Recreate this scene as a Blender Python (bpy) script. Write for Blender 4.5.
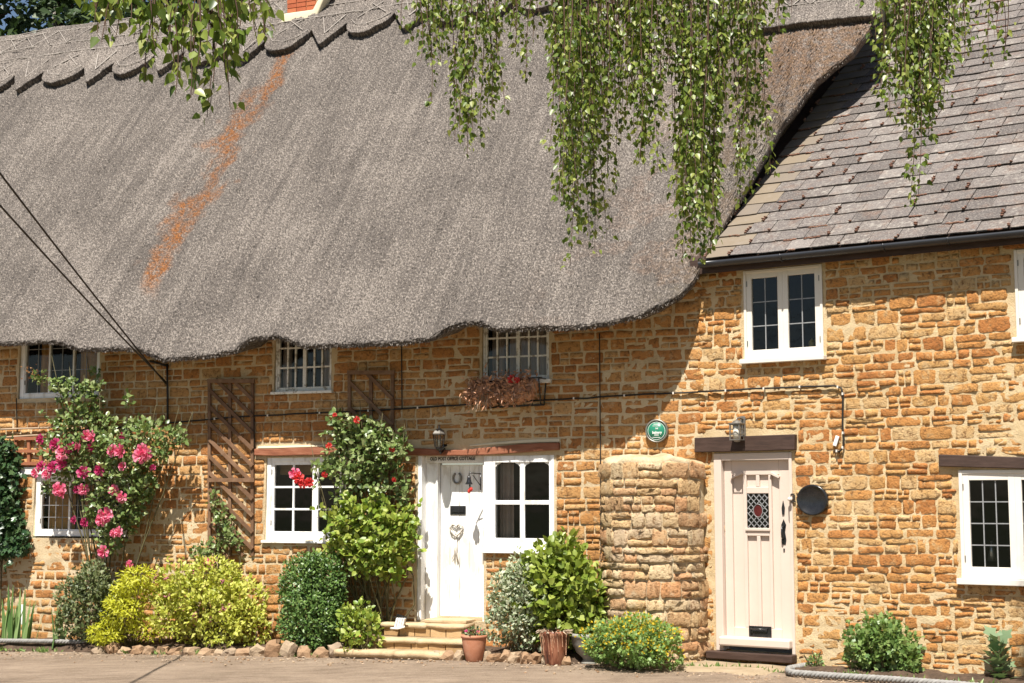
import bpy, math, random
import numpy as np
sc = bpy.context.scene
for o in list(bpy.data.objects): bpy.data.objects.remove(o)
rng = np.random.default_rng(11); random.seed(11)

# ------------------------------------------------------------------ camera, world, sun, exposure
F_PX, HOR, CAM_Z = 1500.0, 503.0, 1.74
PITCH = math.atan((HOR - 341.5) / F_PX)
cam = bpy.data.cameras.new('camera'); camo = bpy.data.objects.new('camera', cam)
sc.collection.objects.link(camo); sc.camera = camo
cam.sensor_width = 36; cam.lens = 36 * F_PX / 1024; cam.clip_start = .1; cam.clip_end = 3000
camo.location = (0, 0, CAM_Z); camo.rotation_euler = (math.pi / 2 + PITCH, 0, 0)
sc.render.resolution_x = 1024; sc.render.resolution_y = 683

SUN_EL, SUN_AZ = math.radians(60), math.radians(13)      # azimuth: left of straight behind the camera
SUN_DIR = (-math.sin(SUN_AZ) * math.cos(SUN_EL), -math.cos(SUN_AZ) * math.cos(SUN_EL), math.sin(SUN_EL))
w = bpy.data.worlds.new('World'); sc.world = w; w.use_nodes = True
nt = w.node_tree; bg = nt.nodes['Background']
sky = nt.nodes.new('ShaderNodeTexSky'); sky.sky_type = 'NISHITA'; sky.sun_disc = False
sky.sun_elevation = SUN_EL; sky.sun_rotation = math.pi + SUN_AZ
sky.air_density = 1.0; sky.dust_density = 1.0
tc = nt.nodes.new('ShaderNodeTexCoord'); cn = nt.nodes.new('ShaderNodeTexNoise'); cn.inputs['Scale'].default_value = 5
cn.inputs['Detail'].default_value = 6
cr = nt.nodes.new('ShaderNodeMapRange'); cr.inputs['From Min'].default_value = .56; cr.inputs['From Max'].default_value = .72
mx = nt.nodes.new('ShaderNodeMix'); mx.data_type = 'RGBA'
nt.links.new(tc.outputs['Generated'], cn.inputs['Vector']); nt.links.new(cn.outputs['Fac'], cr.inputs['Value'])
nt.links.new(cr.outputs['Result'], mx.inputs[0]); nt.links.new(sky.outputs['Color'], mx.inputs[6])
mx.inputs[7].default_value = (5, 5.15, 5.3, 1)
nt.links.new(mx.outputs[2], bg.inputs['Color']); bg.inputs['Strength'].default_value = .05
sun = bpy.data.lights.new('sun', 'SUN'); suno = bpy.data.objects.new('sun', sun); sc.collection.objects.link(suno)
sun.energy = 5.0; sun.angle = math.radians(.5); sun.color = (1, .955, .88)
from mathutils import Vector, Matrix
suno.rotation_euler = Vector(SUN_DIR).to_track_quat('Z', 'Y').to_euler(); suno.location = (0, 0, 40)
sc.view_settings.view_transform = 'Standard'; sc.view_settings.look = 'None'
sc.view_settings.gamma = 1; sc.view_settings.exposure = .98; sc.view_settings.use_curve_mapping = False

# ------------------------------------------------------------------ geometry helpers
CAM = np.array([0, 0, CAM_Z])
def ray(x, y):
    return np.array([(x - 512) / F_PX, 0, 0]) + np.array([0, -math.sin(PITCH), math.cos(PITCH)]) * ((341.5 - y) / F_PX) \
        + np.array([0, math.cos(PITCH), math.sin(PITCH)])
class Frame:                      # a vertical wall frame: x along, y into the wall, z up
    def __init__(s, o, th):
        s.o = np.array(o, float); s.th = th
        s.X = np.array([math.cos(th), -math.sin(th), 0]); s.Y = np.array([math.sin(th), math.cos(th), 0]); s.Z = np.array([0, 0, 1.])
    def loc(s, P): d = np.asarray(P, float) - s.o; return np.array([d @ s.X, d @ s.Y, d @ s.Z])
    def vec(s, d): return np.array([d @ s.X, d @ s.Y, d @ s.Z])
    def world(s, q): return s.o + q[0] * s.X + q[1] * s.Y + q[2] * s.Z
    def on(s, x, y, w=0):
        c = s.loc(CAM); d = s.vec(ray(x, y)); t = (-w - c[1]) / d[1]; return c + t * d
    def plane(s, x, y, P, N):
        c = s.loc(CAM); d = s.vec(ray(x, y)); t = ((P - c) @ N) / (d @ N); return c + t * d
def at(x, y, Y):
    d = ray(x, y); return CAM + d * (Y / d[1])
def proj(P):
    d = np.asarray(P) - CAM; yc = d[..., 1] * math.cos(PITCH) + d[..., 2] * math.sin(PITCH)
    u = -d[..., 1] * math.sin(PITCH) + d[..., 2] * math.cos(PITCH)
    return 512 + F_PX * d[..., 0] / yc, 341.5 - F_PX * u / yc
L = Frame([(458 - 512) / 84., F_PX / 84, 0], math.radians(22))
_c = L.world(L.on(700, 503)); _c[2] = 0
R = Frame(_c, math.radians(34))
CORNER_U = 2.945
def gz(X): return np.where(np.asarray(X) < -.6, .025 * (np.maximum(X, -9) + .6), 0.0)

def hsh(xi, yi, seed):
    h = (xi.astype(np.int64) * 374761393 + yi.astype(np.int64) * 668265263 + seed * 144269504) & 0x7fffffff
    h = ((h ^ (h >> 13)) * 1274126177) & 0x7fffffff
    return (h ^ (h >> 16)) / float(0x7fffffff)
def vnoise(x, y, seed=0):
    x = np.asarray(x, float); y = np.asarray(y, float); x, y = np.broadcast_arrays(x, y)
    xi = np.floor(x); yi = np.floor(y); fx = x - xi; fy = y - yi
    fx = fx * fx * (3 - 2 * fx); fy = fy * fy * (3 - 2 * fy)
    a = hsh(xi, yi, seed); b = hsh(xi + 1, yi, seed); c = hsh(xi, yi + 1, seed); d = hsh(xi + 1, yi + 1, seed)
    return (a * (1 - fx) + b * fx) * (1 - fy) + (c * (1 - fx) + d * fx) * fy * 1.0 - .5
def fbm(x, y, seed=0, n=3):
    s = 0; a = 1
    for i in range(n): s = s + a * vnoise(x * 2 ** i, y * 2 ** i, seed + i * 7); a *= .5
    return s

def link(o, parent=None):
    sc.collection.objects.link(o)
    if parent is not None: o.parent = parent
    return o
def np_mesh(name, V, Fs, mat=None, smooth=True):
    me = bpy.data.meshes.new(name); V = np.ascontiguousarray(V, np.float32)
    if not isinstance(Fs, list): Fs = [Fs]
    me.vertices.add(len(V)); me.vertices.foreach_set('co', V.ravel())
    li = np.concatenate([f.ravel() for f in Fs]).astype(np.int32)
    cnt = np.concatenate([np.full(len(f), f.shape[1], np.int32) for f in Fs])
    me.loops.add(len(li)); me.loops.foreach_set('vertex_index', li)
    me.polygons.add(len(cnt)); st = np.concatenate([[0], np.cumsum(cnt)[:-1]]).astype(np.int32)
    me.polygons.foreach_set('loop_start', st)
    me.polygons.foreach_set('use_smooth', np.full(len(cnt), smooth))
    me.update(calc_edges=True)
    if mat: me.materials.append(mat)
    return me
def grid_faces(nu, nv):           # vertices indexed i*nv + j
    i, j = np.meshgrid(np.arange(nu - 1), np.arange(nv - 1), indexing='ij')
    a = (i * nv + j).ravel(); return np.stack([a, a + nv, a + nv + 1, a + 1], 1)
class MB:
    def __init__(s): s.v = []; s.f = []
    def raw(s, V, Fc):
        n = len(s.v); s.v += [tuple(map(float, p)) for p in V]; s.f += [tuple(int(i) + n for i in q) for q in Fc]; return s
    def box(s, x0, x1, y0, y1, z0, z1, M=None):
        V = [(x0, y0, z0), (x1, y0, z0), (x1, y1, z0), (x0, y1, z0), (x0, y0, z1), (x1, y0, z1), (x1, y1, z1), (x0, y1, z1)]
        if M is not None: V = [tuple(M @ Vector(p)) for p in V]
        return s.raw(V, [(0, 3, 2, 1), (4, 5, 6, 7), (0, 1, 5, 4), (1, 2, 6, 5), (2, 3, 7, 6), (3, 0, 4, 7)])
    def prism(s, pts, y0, y1):    # polygon in x,z (counter-clockwise seen from the front, -y) extruded y0 (front) .. y1
        n = len(pts); V = [(p[0], y0, p[1]) for p in pts] + [(p[0], y1, p[1]) for p in pts]
        Fc = [tuple(range(n)), tuple(range(2 * n - 1, n - 1, -1))] + [(i, i + n, (i + 1) % n + n, (i + 1) % n) for i in range(n)]
        return s.raw(V, Fc)
    def bar(s, a, b, wd, dp, nrm=(0, -1, 0)):   # rectangular bar from a to b, width wd in the plane across nrm, depth dp
        a = np.array(a, float); b = np.array(b, float); d = b - a; d /= np.linalg.norm(d)
        n = np.array(nrm, float); sd = np.cross(d, n); sd /= np.linalg.norm(sd); n = np.cross(sd, d)
        V = [p + sd * i * wd / 2 + n * j * dp / 2 for p in (a, b) for i, j in ((-1, -1), (1, -1), (1, 1), (-1, 1))]
        return s.raw(V, [(0, 1, 2, 3), (7, 6, 5, 4), (0, 4, 5, 1), (1, 5, 6, 2), (2, 6, 7, 3), (3, 7, 4, 0)])
    def tube(s, pts, r, n=6, cap=True):
        pts = [np.array(p, float) for p in pts]; m = len(pts)
        rr = r if hasattr(r, '__len__') else [r] * m; V = []
        ref = np.array([0.3, .2, 1.]); 
        for i in range(m):
            d = pts[min(i + 1, m - 1)] - pts[max(i - 1, 0)]; d = d / (np.linalg.norm(d) + 1e-9)
            e = np.cross(d, ref)
            if np.linalg.norm(e) < 1e-2: e = np.cross(d, np.array([1, 0, 0]))
            e /= np.linalg.norm(e); g = np.cross(d, e)
            for k in range(n):
                a = 2 * math.pi * k / n; V.append(pts[i] + rr[i] * (math.cos(a) * e + math.sin(a) * g))
        Fc = [(i * n + k, i * n + (k + 1) % n, (i + 1) * n + (k + 1) % n, (i + 1) * n + k) for i in range(m - 1) for k in range(n)]
        if cap: Fc += [tuple(range(n - 1, -1, -1)), tuple(range((m - 1) * n, m * n))]
        return s.raw(V, Fc)
    def lathe(s, prof, n=24, o=(0, 0, 0), wob=0):
        V = []; m = len(prof)
        for r, z in prof:
            for k in range(n):
                a = 2 * math.pi * k / n; q = r * (1 + wob * math.sin(3 * a + z * 9)); V.append((o[0] + q * math.cos(a), o[1] + q * math.sin(a), o[2] + z))
        Fc = [(i * n + k, i * n + (k + 1) % n, (i + 1) * n + (k + 1) % n, (i + 1) * n + k) for i in range(m - 1) for k in range(n)]
        return s.raw(V, Fc)
    def blob(s, c, r, seed=0, sub=1):
        V, Fc = ICO[sub]; V = V * (1 + .35 * vnoise(V[:, 0] * 2 + seed * 3.1, V[:, 1] * 2 + V[:, 2] * 1.7, seed)[:, None])
        return s.raw(V * np.asarray(r) + np.asarray(c), Fc)
    def mesh(s, name, mat, smooth=False):
        me = bpy.data.meshes.new(name); me.from_pydata(s.v, [], s.f)
        if mat: me.materials.append(mat)
        if smooth: me.polygons.foreach_set('use_smooth', np.full(len(me.polygons), True))
        me.update(); return me
    def build(s, name, mat, parent=None, smooth=False, bevel=0, loc=None):
        o = link(bpy.data.objects.new(name, s.mesh(name, mat, smooth)), parent)
        if loc is not None: o.location = loc
        if bevel:
            b = o.modifiers.new('bevel', 'BEVEL'); b.width = bevel; b.segments = 2; b.limit_method = 'ANGLE'; b.angle_limit = math.radians(40)
        return o
import bmesh
ICO = {}
for _s in (1, 2):
    bm = bmesh.new(); bmesh.ops.create_icosphere(bm, subdivisions=_s, radius=1)
    bm.verts.ensure_lookup_table(); ICO[_s] = (np.array([v.co[:] for v in bm.verts]), [tuple(v.index for v in f.verts) for f in bm.faces]); bm.free()
def tag(o, label=None, cat=None, group=None, kind=None):
    if label: o['label'] = label
    if cat: o['category'] = cat
    if group: o['group'] = group
    if kind: o['kind'] = kind
    return o
def thing(name, label, cat, loc, th=0.0, group=None):
    e = link(bpy.data.objects.new(name, None)); e.location = [float(c) for c in loc]; e.rotation_euler = (0, 0, -th); e.empty_display_size = .2
    return tag(e, label, cat, group)
def wall_thing(fr, x, y, name, label, cat, group=None, w=0):     # a thing whose origin is on a wall; returns empty and own frame
    P = fr.world(fr.on(x, y, w)); e = thing(name, label, cat, P, fr.th, group); return e, Frame(P, fr.th)
def ground_thing(fr, x, w, name, label, cat, group=None, dz=0):
    q = fr.on(x, 503, w); P = fr.world(q); P[2] = float(gz(P[0])) + dz
    e = thing(name, label, cat, P, fr.th, group); s = F_PX / P[1]
    return e, Frame(P, fr.th), s

# ------------------------------------------------------------------ materials
def nodes(name):
    m = bpy.data.materials.new(name); m.use_nodes = True; t = m.node_tree
    return m, t, t.nodes['Principled BSDF']
def N(t, typ, **kw):
    n = t.nodes.new(typ)
    for k, v in kw.items():
        if k in n.inputs: n.inputs[k].default_value = v
        else: setattr(n, k, v)
    return n
def math_(t, op, a, b=None):
    n = t.nodes.new('ShaderNodeMath'); n.operation = op
    for i, q in enumerate((a, b)):
        if q is None: continue
        if isinstance(q, (int, float)): n.inputs[i].default_value = q
        else: t.links.new(q, n.inputs[i])
    return n.outputs[0]
def ramp(t, fac, cols):
    r = t.nodes.new('ShaderNodeValToRGB'); el = r.color_ramp.elements
    while len(el) < len(cols): el.new(.5)
    for i, c in enumerate(cols):
        p, c = (c[0], c[1]) if hasattr(c[1], '__len__') else (i / max(1, len(cols) - 1), c)
        el[i].position = p; el[i].color = (*c, 1)
    t.links.new(fac, r.inputs[0]); return r.outputs[0]
def rnd(t):
    oi = t.nodes.new('ShaderNodeObjectInfo'); ge = t.nodes.new('ShaderNodeNewGeometry')
    return math_(t, 'FRACT', math_(t, 'ADD', oi.outputs['Random'], ge.outputs['Random Per Island']))
def pos(t, kind='Object'):
    if kind == 'World': return t.nodes.new('ShaderNodeNewGeometry').outputs['Position']
    return t.nodes.new('ShaderNodeTexCoord').outputs[kind]
def noise(t, vec, scale, detail=4, rough=.6, stretch=None):
    if stretch:
        mp = t.nodes.new('ShaderNodeMapping'); mp.inputs['Scale'].default_value = stretch; t.links.new(vec, mp.inputs[0]); vec = mp.outputs[0]
    n = N(t, 'ShaderNodeTexNoise', Scale=scale, Detail=detail, Roughness=rough); t.links.new(vec, n.inputs['Vector']); return n.outputs['Fac']
def mixc(t, fac, a, b, bt='MIX'):
    n = t.nodes.new('ShaderNodeMix'); n.data_type = 'RGBA'; n.blend_type = bt
    for s, q in ((0, fac), (6, a), (7, b)):
        if isinstance(q, (int, float)): n.inputs[s].default_value = q
        elif isinstance(q, tuple): n.inputs[s].default_value = (*q, 1)
        else: t.links.new(q, n.inputs[s])
    return n.outputs[2]
def bump(t, b, h, strength, dist=.01):
    n = t.nodes.new('ShaderNodeBump'); n.inputs['Strength'].default_value = strength; n.inputs['Distance'].default_value = dist
    t.links.new(h, n.inputs['Height']); t.links.new(n.outputs[0], b.inputs['Normal'])
def surf(name, cols, scale=6, rough=.8, rw=.5, bmp=.3, bd=.005, bscale=None, kind='World', spec=.3, stretch=None, metal=0, coat=0):
    """colour ramp driven by noise and by a random number per piece (rw = weight of the latter)"""
    m, t, b = nodes(name); v = pos(t, kind)
    n = noise(t, v, scale, 5, .65, stretch)
    n = math_(t, 'ADD', math_(t, 'MULTIPLY', math_(t, 'SUBTRACT', n, .5), 1.8), .5)
    f = math_(t, 'ADD', math_(t, 'MULTIPLY', n, 1 - rw), math_(t, 'MULTIPLY', rnd(t), rw)) if rw else n
    t.links.new(ramp(t, f, cols), b.inputs['Base Color'])
    b.inputs['Roughness'].default_value = rough; b.inputs['Specular IOR Level'].default_value = spec; b.inputs['Metallic'].default_value = metal
    b.inputs['Coat Weight'].default_value = coat
    if bmp: bump(t, b, noise(t, v, bscale or scale * 8, 6, .7, stretch), bmp, bd)
    return m
def leafmat(name, cols, rough=.45, trans=.35, tint=(1.12, 1.12, .68)):
    m, t, b = nodes(name); f = rnd(t); c = ramp(t, f, cols); t.links.new(c, b.inputs['Base Color'])
    b.inputs['Roughness'].default_value = rough; b.inputs['Specular IOR Level'].default_value = .45
    tr = t.nodes.new('ShaderNodeBsdfTranslucent'); t.links.new(mixc(t, 1.0, c, tint, 'MULTIPLY'), tr.inputs[0])
    ms = t.nodes.new('ShaderNodeMixShader'); ms.inputs[0].default_value = trans
    t.links.new(b.outputs[0], ms.inputs[1]); t.links.new(tr.outputs[0], ms.inputs[2])
    t.links.new(ms.outputs[0], t.nodes['Material Output'].inputs[0]); return m
M = {}
def stone_mat(name, cols, wear=(.52, .40, .24)):
    m, t, b = nodes(name); v = pos(t, 'World')
    big = noise(t, v, 1.1, 3); fine = noise(t, v, 26, 6, .7); mid = noise(t, v, 9, 5, .65)
    f = math_(t, 'ADD', math_(t, 'MULTIPLY', rnd(t), .62), math_(t, 'MULTIPLY', math_(t, 'ADD', mid, math_(t, 'MULTIPLY', big, .6)), .36))
    c = ramp(t, f, cols)
    c = mixc(t, ramp(t, fine, [(.34, (1, 1, 1)), (.5, (0, 0, 0))]), c, (.17, .085, .035))
    c = mixc(t, ramp(t, mid, [(.56, (0, 0, 0)), (.72, (.8, .8, .8))]), c, wear)
    t.links.new(c, b.inputs['Base Color']); b.inputs['Roughness'].default_value = .92; b.inputs['Specular IOR Level'].default_value = .15
    h = math_(t, 'ADD', math_(t, 'MULTIPLY', fine, 1.0), math_(t, 'MULTIPLY', noise(t, v, 60, 4), .5))
    bump(t, b, h, 1.0, .018); return m
M['stone'] = stone_mat('ironstone', [(.22, .085, .033), (.36, .15, .05), (.42, .20, .068), (.46, .25, .095), (.49, .32, .155)])
M['stone_rugged'] = stone_mat('rugged_ironstone', [(.22, .075, .032), (.38, .15, .048), (.46, .215, .068), (.49, .28, .105), (.55, .41, .23)], (.54, .38, .20))
M['oven_stone'] = stone_mat('mixed_fieldstone', [(.32, .14, .07), (.48, .23, .10), (.46, .28, .15), (.54, .37, .19), (.56, .43, .26), (.46, .33, .23)], (.54, .43, .29))
def mortar(name, cols, bmp=1):
    m, t, b = nodes(name); v = pos(t, 'World')
    f = math_(t, 'ADD', math_(t, 'MULTIPLY', noise(t, v, 2.2, 4), .65), math_(t, 'MULTIPLY', noise(t, v, 40, 5, .7), .4))
    t.links.new(ramp(t, f, cols), b.inputs['Base Color']); b.inputs['Roughness'].default_value = .95; b.inputs['Specular IOR Level'].default_value = .1
    bump(t, b, noise(t, v, 55, 6, .75), bmp, .014); return m
M['mortar'] = mortar('lime_mortar', [(.3, (.36, .26, .14)), (.5, (.54, .42, .26)), (.7, (.63, .52, .35))])
M['mortar_sandy'] = mortar('sandy_mortar', [(.3, (.44, .30, .15)), (.5, (.57, .43, .245)), (.7, (.63, .50, .32))])
M['render'] = mortar('weathered_render', [(.3, (.36, .26, .145)), (.48, (.46, .35, .21)), (.58, (.52, .43, .29)), (.7, (.34, .30, .22))])
M['cream_render'] = surf('cream_render', [(.58, .50, .34), (.66, .58, .42)], 5, .9, 0)
def thatch_mat(name, tone=1.0, lich=True):
    m, t, b = nodes(name)
    at_ = N(t, 'ShaderNodeAttribute', attribute_name='roofpos'); v = at_.outputs['Vector']
    sk = noise(t, v, 16, 4, .65, (1.0, .03, 1)); sp = noise(t, v, 50, 2, .5, (1.0, .6, 1)); sp2 = noise(t, v, 100, 2, .6, (1.0, .5, 1)); st = noise(t, v, 6, 5, .7, (1.0, .06, 1)); pt = noise(t, v, .8, 4)
    f = math_(t, 'ADD', math_(t, 'ADD', math_(t, 'MULTIPLY', sp, .68), math_(t, 'MULTIPLY', sp2, .58)), math_(t, 'ADD', math_(t, 'MULTIPLY', math_(t, 'ADD', st, pt), .27), math_(t, 'MULTIPLY', math_(t, 'SUBTRACT', sk, .5), .19)))
    k = tone
    c = ramp(t, f, [(.68, (.06 * k, .05 * k, .043 * k)), (.82, (.19 * k, .162 * k, .142 * k)), (.95, (.31 * k, .262 * k, .226 * k)), (1.08 - .08, (.56 * k, .485 * k, .42 * k))])
    if lich:
        la = N(t, 'ShaderNodeAttribute', attribute_name='lichen').outputs['Fac']
        nm = noise(t, v, 9, 6, .8)
        lf = math_(t, 'MULTIPLY', la, ramp(t, nm, [(.40, (0, 0, 0)), (.55, (.95, .95, .95))]))
        c = mixc(t, lf, c, ramp(t, sp, [(.35, (.085, .034, .013)), (.65, (.27, .10, .022))]))
        ms = N(t, 'ShaderNodeAttribute', attribute_name='moss').outputs['Fac']
        c = mixc(t, math_(t, 'MULTIPLY', ms, ramp(t, nm, [(.45, (0, 0, 0)), (.65, (.7, .7, .7))])), c, (.10, .075, .035))
    t.links.new(c, b.inputs['Base Color']); b.inputs['Roughness'].default_value = .85; b.inputs['Specular IOR Level'].default_value = .25
    h = math_(t, 'ADD', sp, math_(t, 'MULTIPLY', sp2, .7)); bump(t, b, h, 1.0, .02); return m
M['thatch'] = thatch_mat('water_reed_thatch', .42); M['ridge'] = thatch_mat('straw_ridge_thatch', .50, False)
M['straw'] = surf('loose_straw', [(.08, .065, .055), (.18, .155, .135), (.26, .23, .2)], 5, .8, .9, 0)
M['hazel'] = surf('hazel_rod', [(.22, .19, .165), (.38, .34, .30)], 20, .7, .5, .2)
def slate_mat():
    m, t, b = nodes('stone_slate'); v = pos(t, 'World'); r = rnd(t)
    n = noise(t, v, 14, 6, .7); n2 = noise(t, v, 3, 4)
    c = ramp(t, r, [(.070, .059, .054), (.094, .080, .073), (.120, .103, .095), (.104, .087, .078), (.172, .150, .136)])
    sp = math_(t, 'MULTIPLY', ramp(t, n, [(.52, (0, 0, 0)), (.66, (1, 1, 1))]), ramp(t, r, [(.3, (.1, .1, .1)), (.9, (1, 1, 1))]))
    c = mixc(t, sp, c, (.30, .275, .24)); c = mixc(t, ramp(t, noise(t, v, 30, 4), [(.6, (0, 0, 0)), (.7, (.8, .8, .8))]), c, (.075, .06, .052))
    c = mixc(t, ramp(t, noise(t, v, 5, 6, .75), [(.52, (0, 0, 0)), (.68, (.7, .7, .7))]), c, (.135, .082, .058))
    c = mixc(t, math_(t, 'MULTIPLY', ramp(t, noise(t, v, 55, 3, .7), [(.52, (0, 0, 0)), (.6, (1, 1, 1))]), .45), c, (.33, .29, .25)); t.links.new(c, b.inputs['Base Color']); b.inputs['Roughness'].default_value = .72; b.inputs['Specular IOR Level'].default_value = .35
    bump(t, b, noise(t, v, 45, 6, .7), .6, .01); return m
M['slate'] = slate_mat()
M['verge'] = surf('lichened_verge_stone', [(.13, .108, .09), (.17, .14, .112), (.19, .15, .105), (.22, .185, .155)], 9, .85, .6, .6, .01)
M['moss'] = surf('red_brown_moss', [(.13, .065, .045), (.22, .115, .08), (.19, .12, .075)], 30, .95, .4, .8, .01)
M['white'] = surf('white_gloss_paint', [(.3, (.62, .59, .53)), (.42, (.77, .755, .72)), (.6, (.82, .81, .785))], 7, .42, 0, .25, .003, 30, spec=.4, stretch=(1, 1, .35))
M['old_white'] = surf('flaking_white_paint', [(.3, (.36, .31, .25)), (.42, (.66, .63, .56)), (.55, (.74, .72, .67))], 14, .6, 0, .6, .003, 60)
M['cream'] = surf('cream_pink_paint', [(.57, .465, .39), (.62, .515, .435)], 3, .42, 0, .15, .002, 40, spec=.4)
M['offwhite'] = surf('off_white_paint', [(.68, .63, .55), (.74, .69, .62)], 4, .4, 0, .15, .002, 40)
M['dark_oak'] = surf('dark_stained_timber', [(.022, .013, .010), (.05, .028, .02), (.075, .045, .035)], 5, .6, 0, .7, .004, 30, stretch=(1, 1, 9))
M['red_oak'] = surf('red_brown_timber', [(.11, .035, .018), (.24, .085, .042), (.32, .14, .08)], 5, .7, .1, .9, .006, 25, stretch=(1, 1, 7))
M['trellis'] = surf('brown_stained_lath', [(.075, .038, .018), (.16, .088, .048), (.29, .18, .11)], 9, .75, .35, .6, .003, 40)
M['terra_lattice'] = surf('terracotta_lattice', [(.22, .075, .035), (.33, .13, .065)], 9, .8, .3, .4)
M['black'] = surf('black_iron', [(.008, .008, .009), (.02, .02, .021)], 20, .24, 0, .15, .002, spec=.5)
M['gutter'] = surf('black_gutter', [(.016, .017, .02), (.03, .032, .038)], 3, .35, 0, 0, spec=.5)
M['cable'] = surf('dark_cable', [(.012, .010, .009), (.03, .025, .02)], 8, .6, 0, 0)
M['pewter'] = surf('weathered_pewter', [(.16, .15, .13), (.30, .28, .25)], 16, .45, 0, .3, .002, metal=.6)
M['silver'] = surf('silver_metal', [(.35, .34, .33), (.5, .5, .48)], 16, .35, 0, 0, metal=.8)
M['lead'] = surf('lead_came', [(.22, .22, .22), (.38, .38, .38)], 20, .5, .2, 0, metal=.3)
M['red'] = surf('red_fabric', [(.45, .02, .015), (.6, .05, .03)], 10, .6, .2, 0)
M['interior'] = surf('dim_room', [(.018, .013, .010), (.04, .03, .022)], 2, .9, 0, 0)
M['curtain'] = surf('patterned_curtain', [(.28, .13, .04), (.55, .30, .10), (.66, .42, .18)], 9, .9, 0, .3)
M['net'] = surf('pale_curtain', [(.42, .30, .25), (.50, .40, .34)], 6, .9, 0, .3)
M['blind'] = surf('bamboo_blind', [(.22, .12, .05), (.36, .21, .09)], 30, .8, 0, .5, .004, stretch=(.1, .1, 6))
M['ornament'] = surf('ochre_ornament', [(.3, .2, .03), (.45, .34, .08)], 10, .5, .3, 0)
M['glass_red'] = surf('red_stained_glass', [(.05, .008, .008), (.11, .02, .018)], 12, .15, 0, 0)
M['terracotta'] = surf('terracotta_clay', [(.30, .115, .06), (.42, .18, .10), (.50, .27, .18)], 7, .85, 0, .4, .004)
def glazed():
    m, t, b = nodes('brown_glaze'); v = pos(t, 'Object')
    c = ramp(t, noise(t, v, 9, 5, .6, (1, 1, .25)), [(.38, (.045, .012, .008)), (.5, (.20, .065, .035)), (.62, (.33, .14, .08))])
    t.links.new(c, b.inputs['Base Color']); b.inputs['Roughness'].default_value = .25; b.inputs['Coat Weight'].default_value = .4; return m
M['glaze'] = glazed()
M['urn'] = surf('grey_cast_stone', [(.22, .21, .18), (.34, .33, .29)], 9, .9, 0, .5, .006)
M['soil'] = surf('garden_soil', [(.035, .022, .014), (.085, .055, .035), (.16, .10, .065)], 9, .95, 0, 1, .03, 25)
M['bark_soil'] = M['soil']
M['rock'] = surf('edging_rock', [(.20, .11, .055), (.30, .19, .11), (.36, .27, .18), (.18, .13, .095)], 7, .9, .65, .9, .02, 22)
M['step'] = surf('worn_sandstone', [(.32, .22, .12), (.46, .34, .20), (.52, .42, .29)], 7, .9, .2, .7, .01, 40)
M['step_brick'] = surf('buff_riser_brick', [(.30, .18, .08), (.44, .28, .13), (.52, .36, .20)], 8, .9, .6, .7, .008, 40)
M['brick'] = surf('red_brick', [(.28, .065, .03), (.38, .105, .045), (.42, .14, .06)], 8, .9, .6, .5, .008)
M['rope'] = surf('grey_rope', [(.18, .17, .155), (.32, .31, .29)], 30, .85, .3, .6, .004)
def road_mat():
    m, t, b = nodes('worn_asphalt'); v = pos(t, 'World')
    big = noise(t, v, .9, 5, .65); mid = noise(t, v, 5, 6, .75, (.5, 1.6, 1)); fine = noise(t, v, 110, 3, .8); grit = noise(t, v, 48, 4, .8)
    f = math_(t, 'ADD', math_(t, 'ADD', math_(t, 'MULTIPLY', big, .45), math_(t, 'MULTIPLY', mid, .55)), math_(t, 'MULTIPLY', grit, .5))
    c = ramp(t, f, [(.52, (.10, .07, .047)), (.68, (.205, .15, .105)), (.8, (.28, .21, .15)), (.95, (.36, .28, .205))])
    c = mixc(t, ramp(t, fine, [(.6, (0, 0, 0)), (.68, (.8, .8, .8))]), c, (.45, .39, .33))
    c = mixc(t, ramp(t, fine, [(.32, (.8, .8, .8)), (.4, (0, 0, 0))]), c, (.06, .05, .042))
    t.links.new(c, b.inputs['Base Color']); b.inputs['Roughness'].default_value = .9; b.inputs['Specular IOR Level'].default_value = .2
    bump(t, b, math_(t, 'ADD', fine, grit), .9, .012); return m
M['road'] = road_mat()
M['ground'] = surf('distant_ground', [(.05, .06, .025), (.085, .09, .04)], .3, .95, 0, 0)
M['concrete'] = surf('sandy_concrete', [(.20, .14, .08), (.29, .22, .14), (.35, .28, .19)], 4, .92, 0, .7, .01, 50)
M['bark'] = surf('birch_bark', [(.05, .04, .035), (.35, .32, .28), (.6, .57, .52)], 6, .85, 0, .5, .01, stretch=(1, 1, 3))
M['twig'] = surf('brown_twig', [(.06, .03, .02), (.13, .075, .05)], 20, .8, .3, 0)
M['stem'] = surf('green_brown_stem', [(.07, .05, .025), (.13, .12, .05)], 15, .75, .4, 0)
M['sign_green'] = surf('green_enamel', [(.02, .17, .10), (.03, .21, .13)], 5, .3, 0, 0)
M['sign_white'] = surf('white_lettering', [(.75, .76, .72), (.8, .8, .78)], 5, .5, 0, 0)
M['ink'] = surf('dark_lettering', [(.03, .024, .02), (.05, .04, .03)], 5, .6, 0, 0)
M['coir'] = surf('dead_coir', [(.34, .16, .08), (.56, .30, .18), (.68, .45, .31)], 14, .95, .3, 1, .02, 40)
M['dry'] = surf('dry_stalks', [(.18, .12, .07), (.34, .25, .17), (.44, .35, .26)], 10, .8, .8, 0)
M['blue'] = surf('pale_blue_plastic', [(.20, .40, .52), (.28, .48, .60)], 5, .4, 0, 0)
M['opal'] = surf('opal_glass', [(.62, .58, .48), (.7, .66, .56)], 6, .25, 0, 0)
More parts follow.
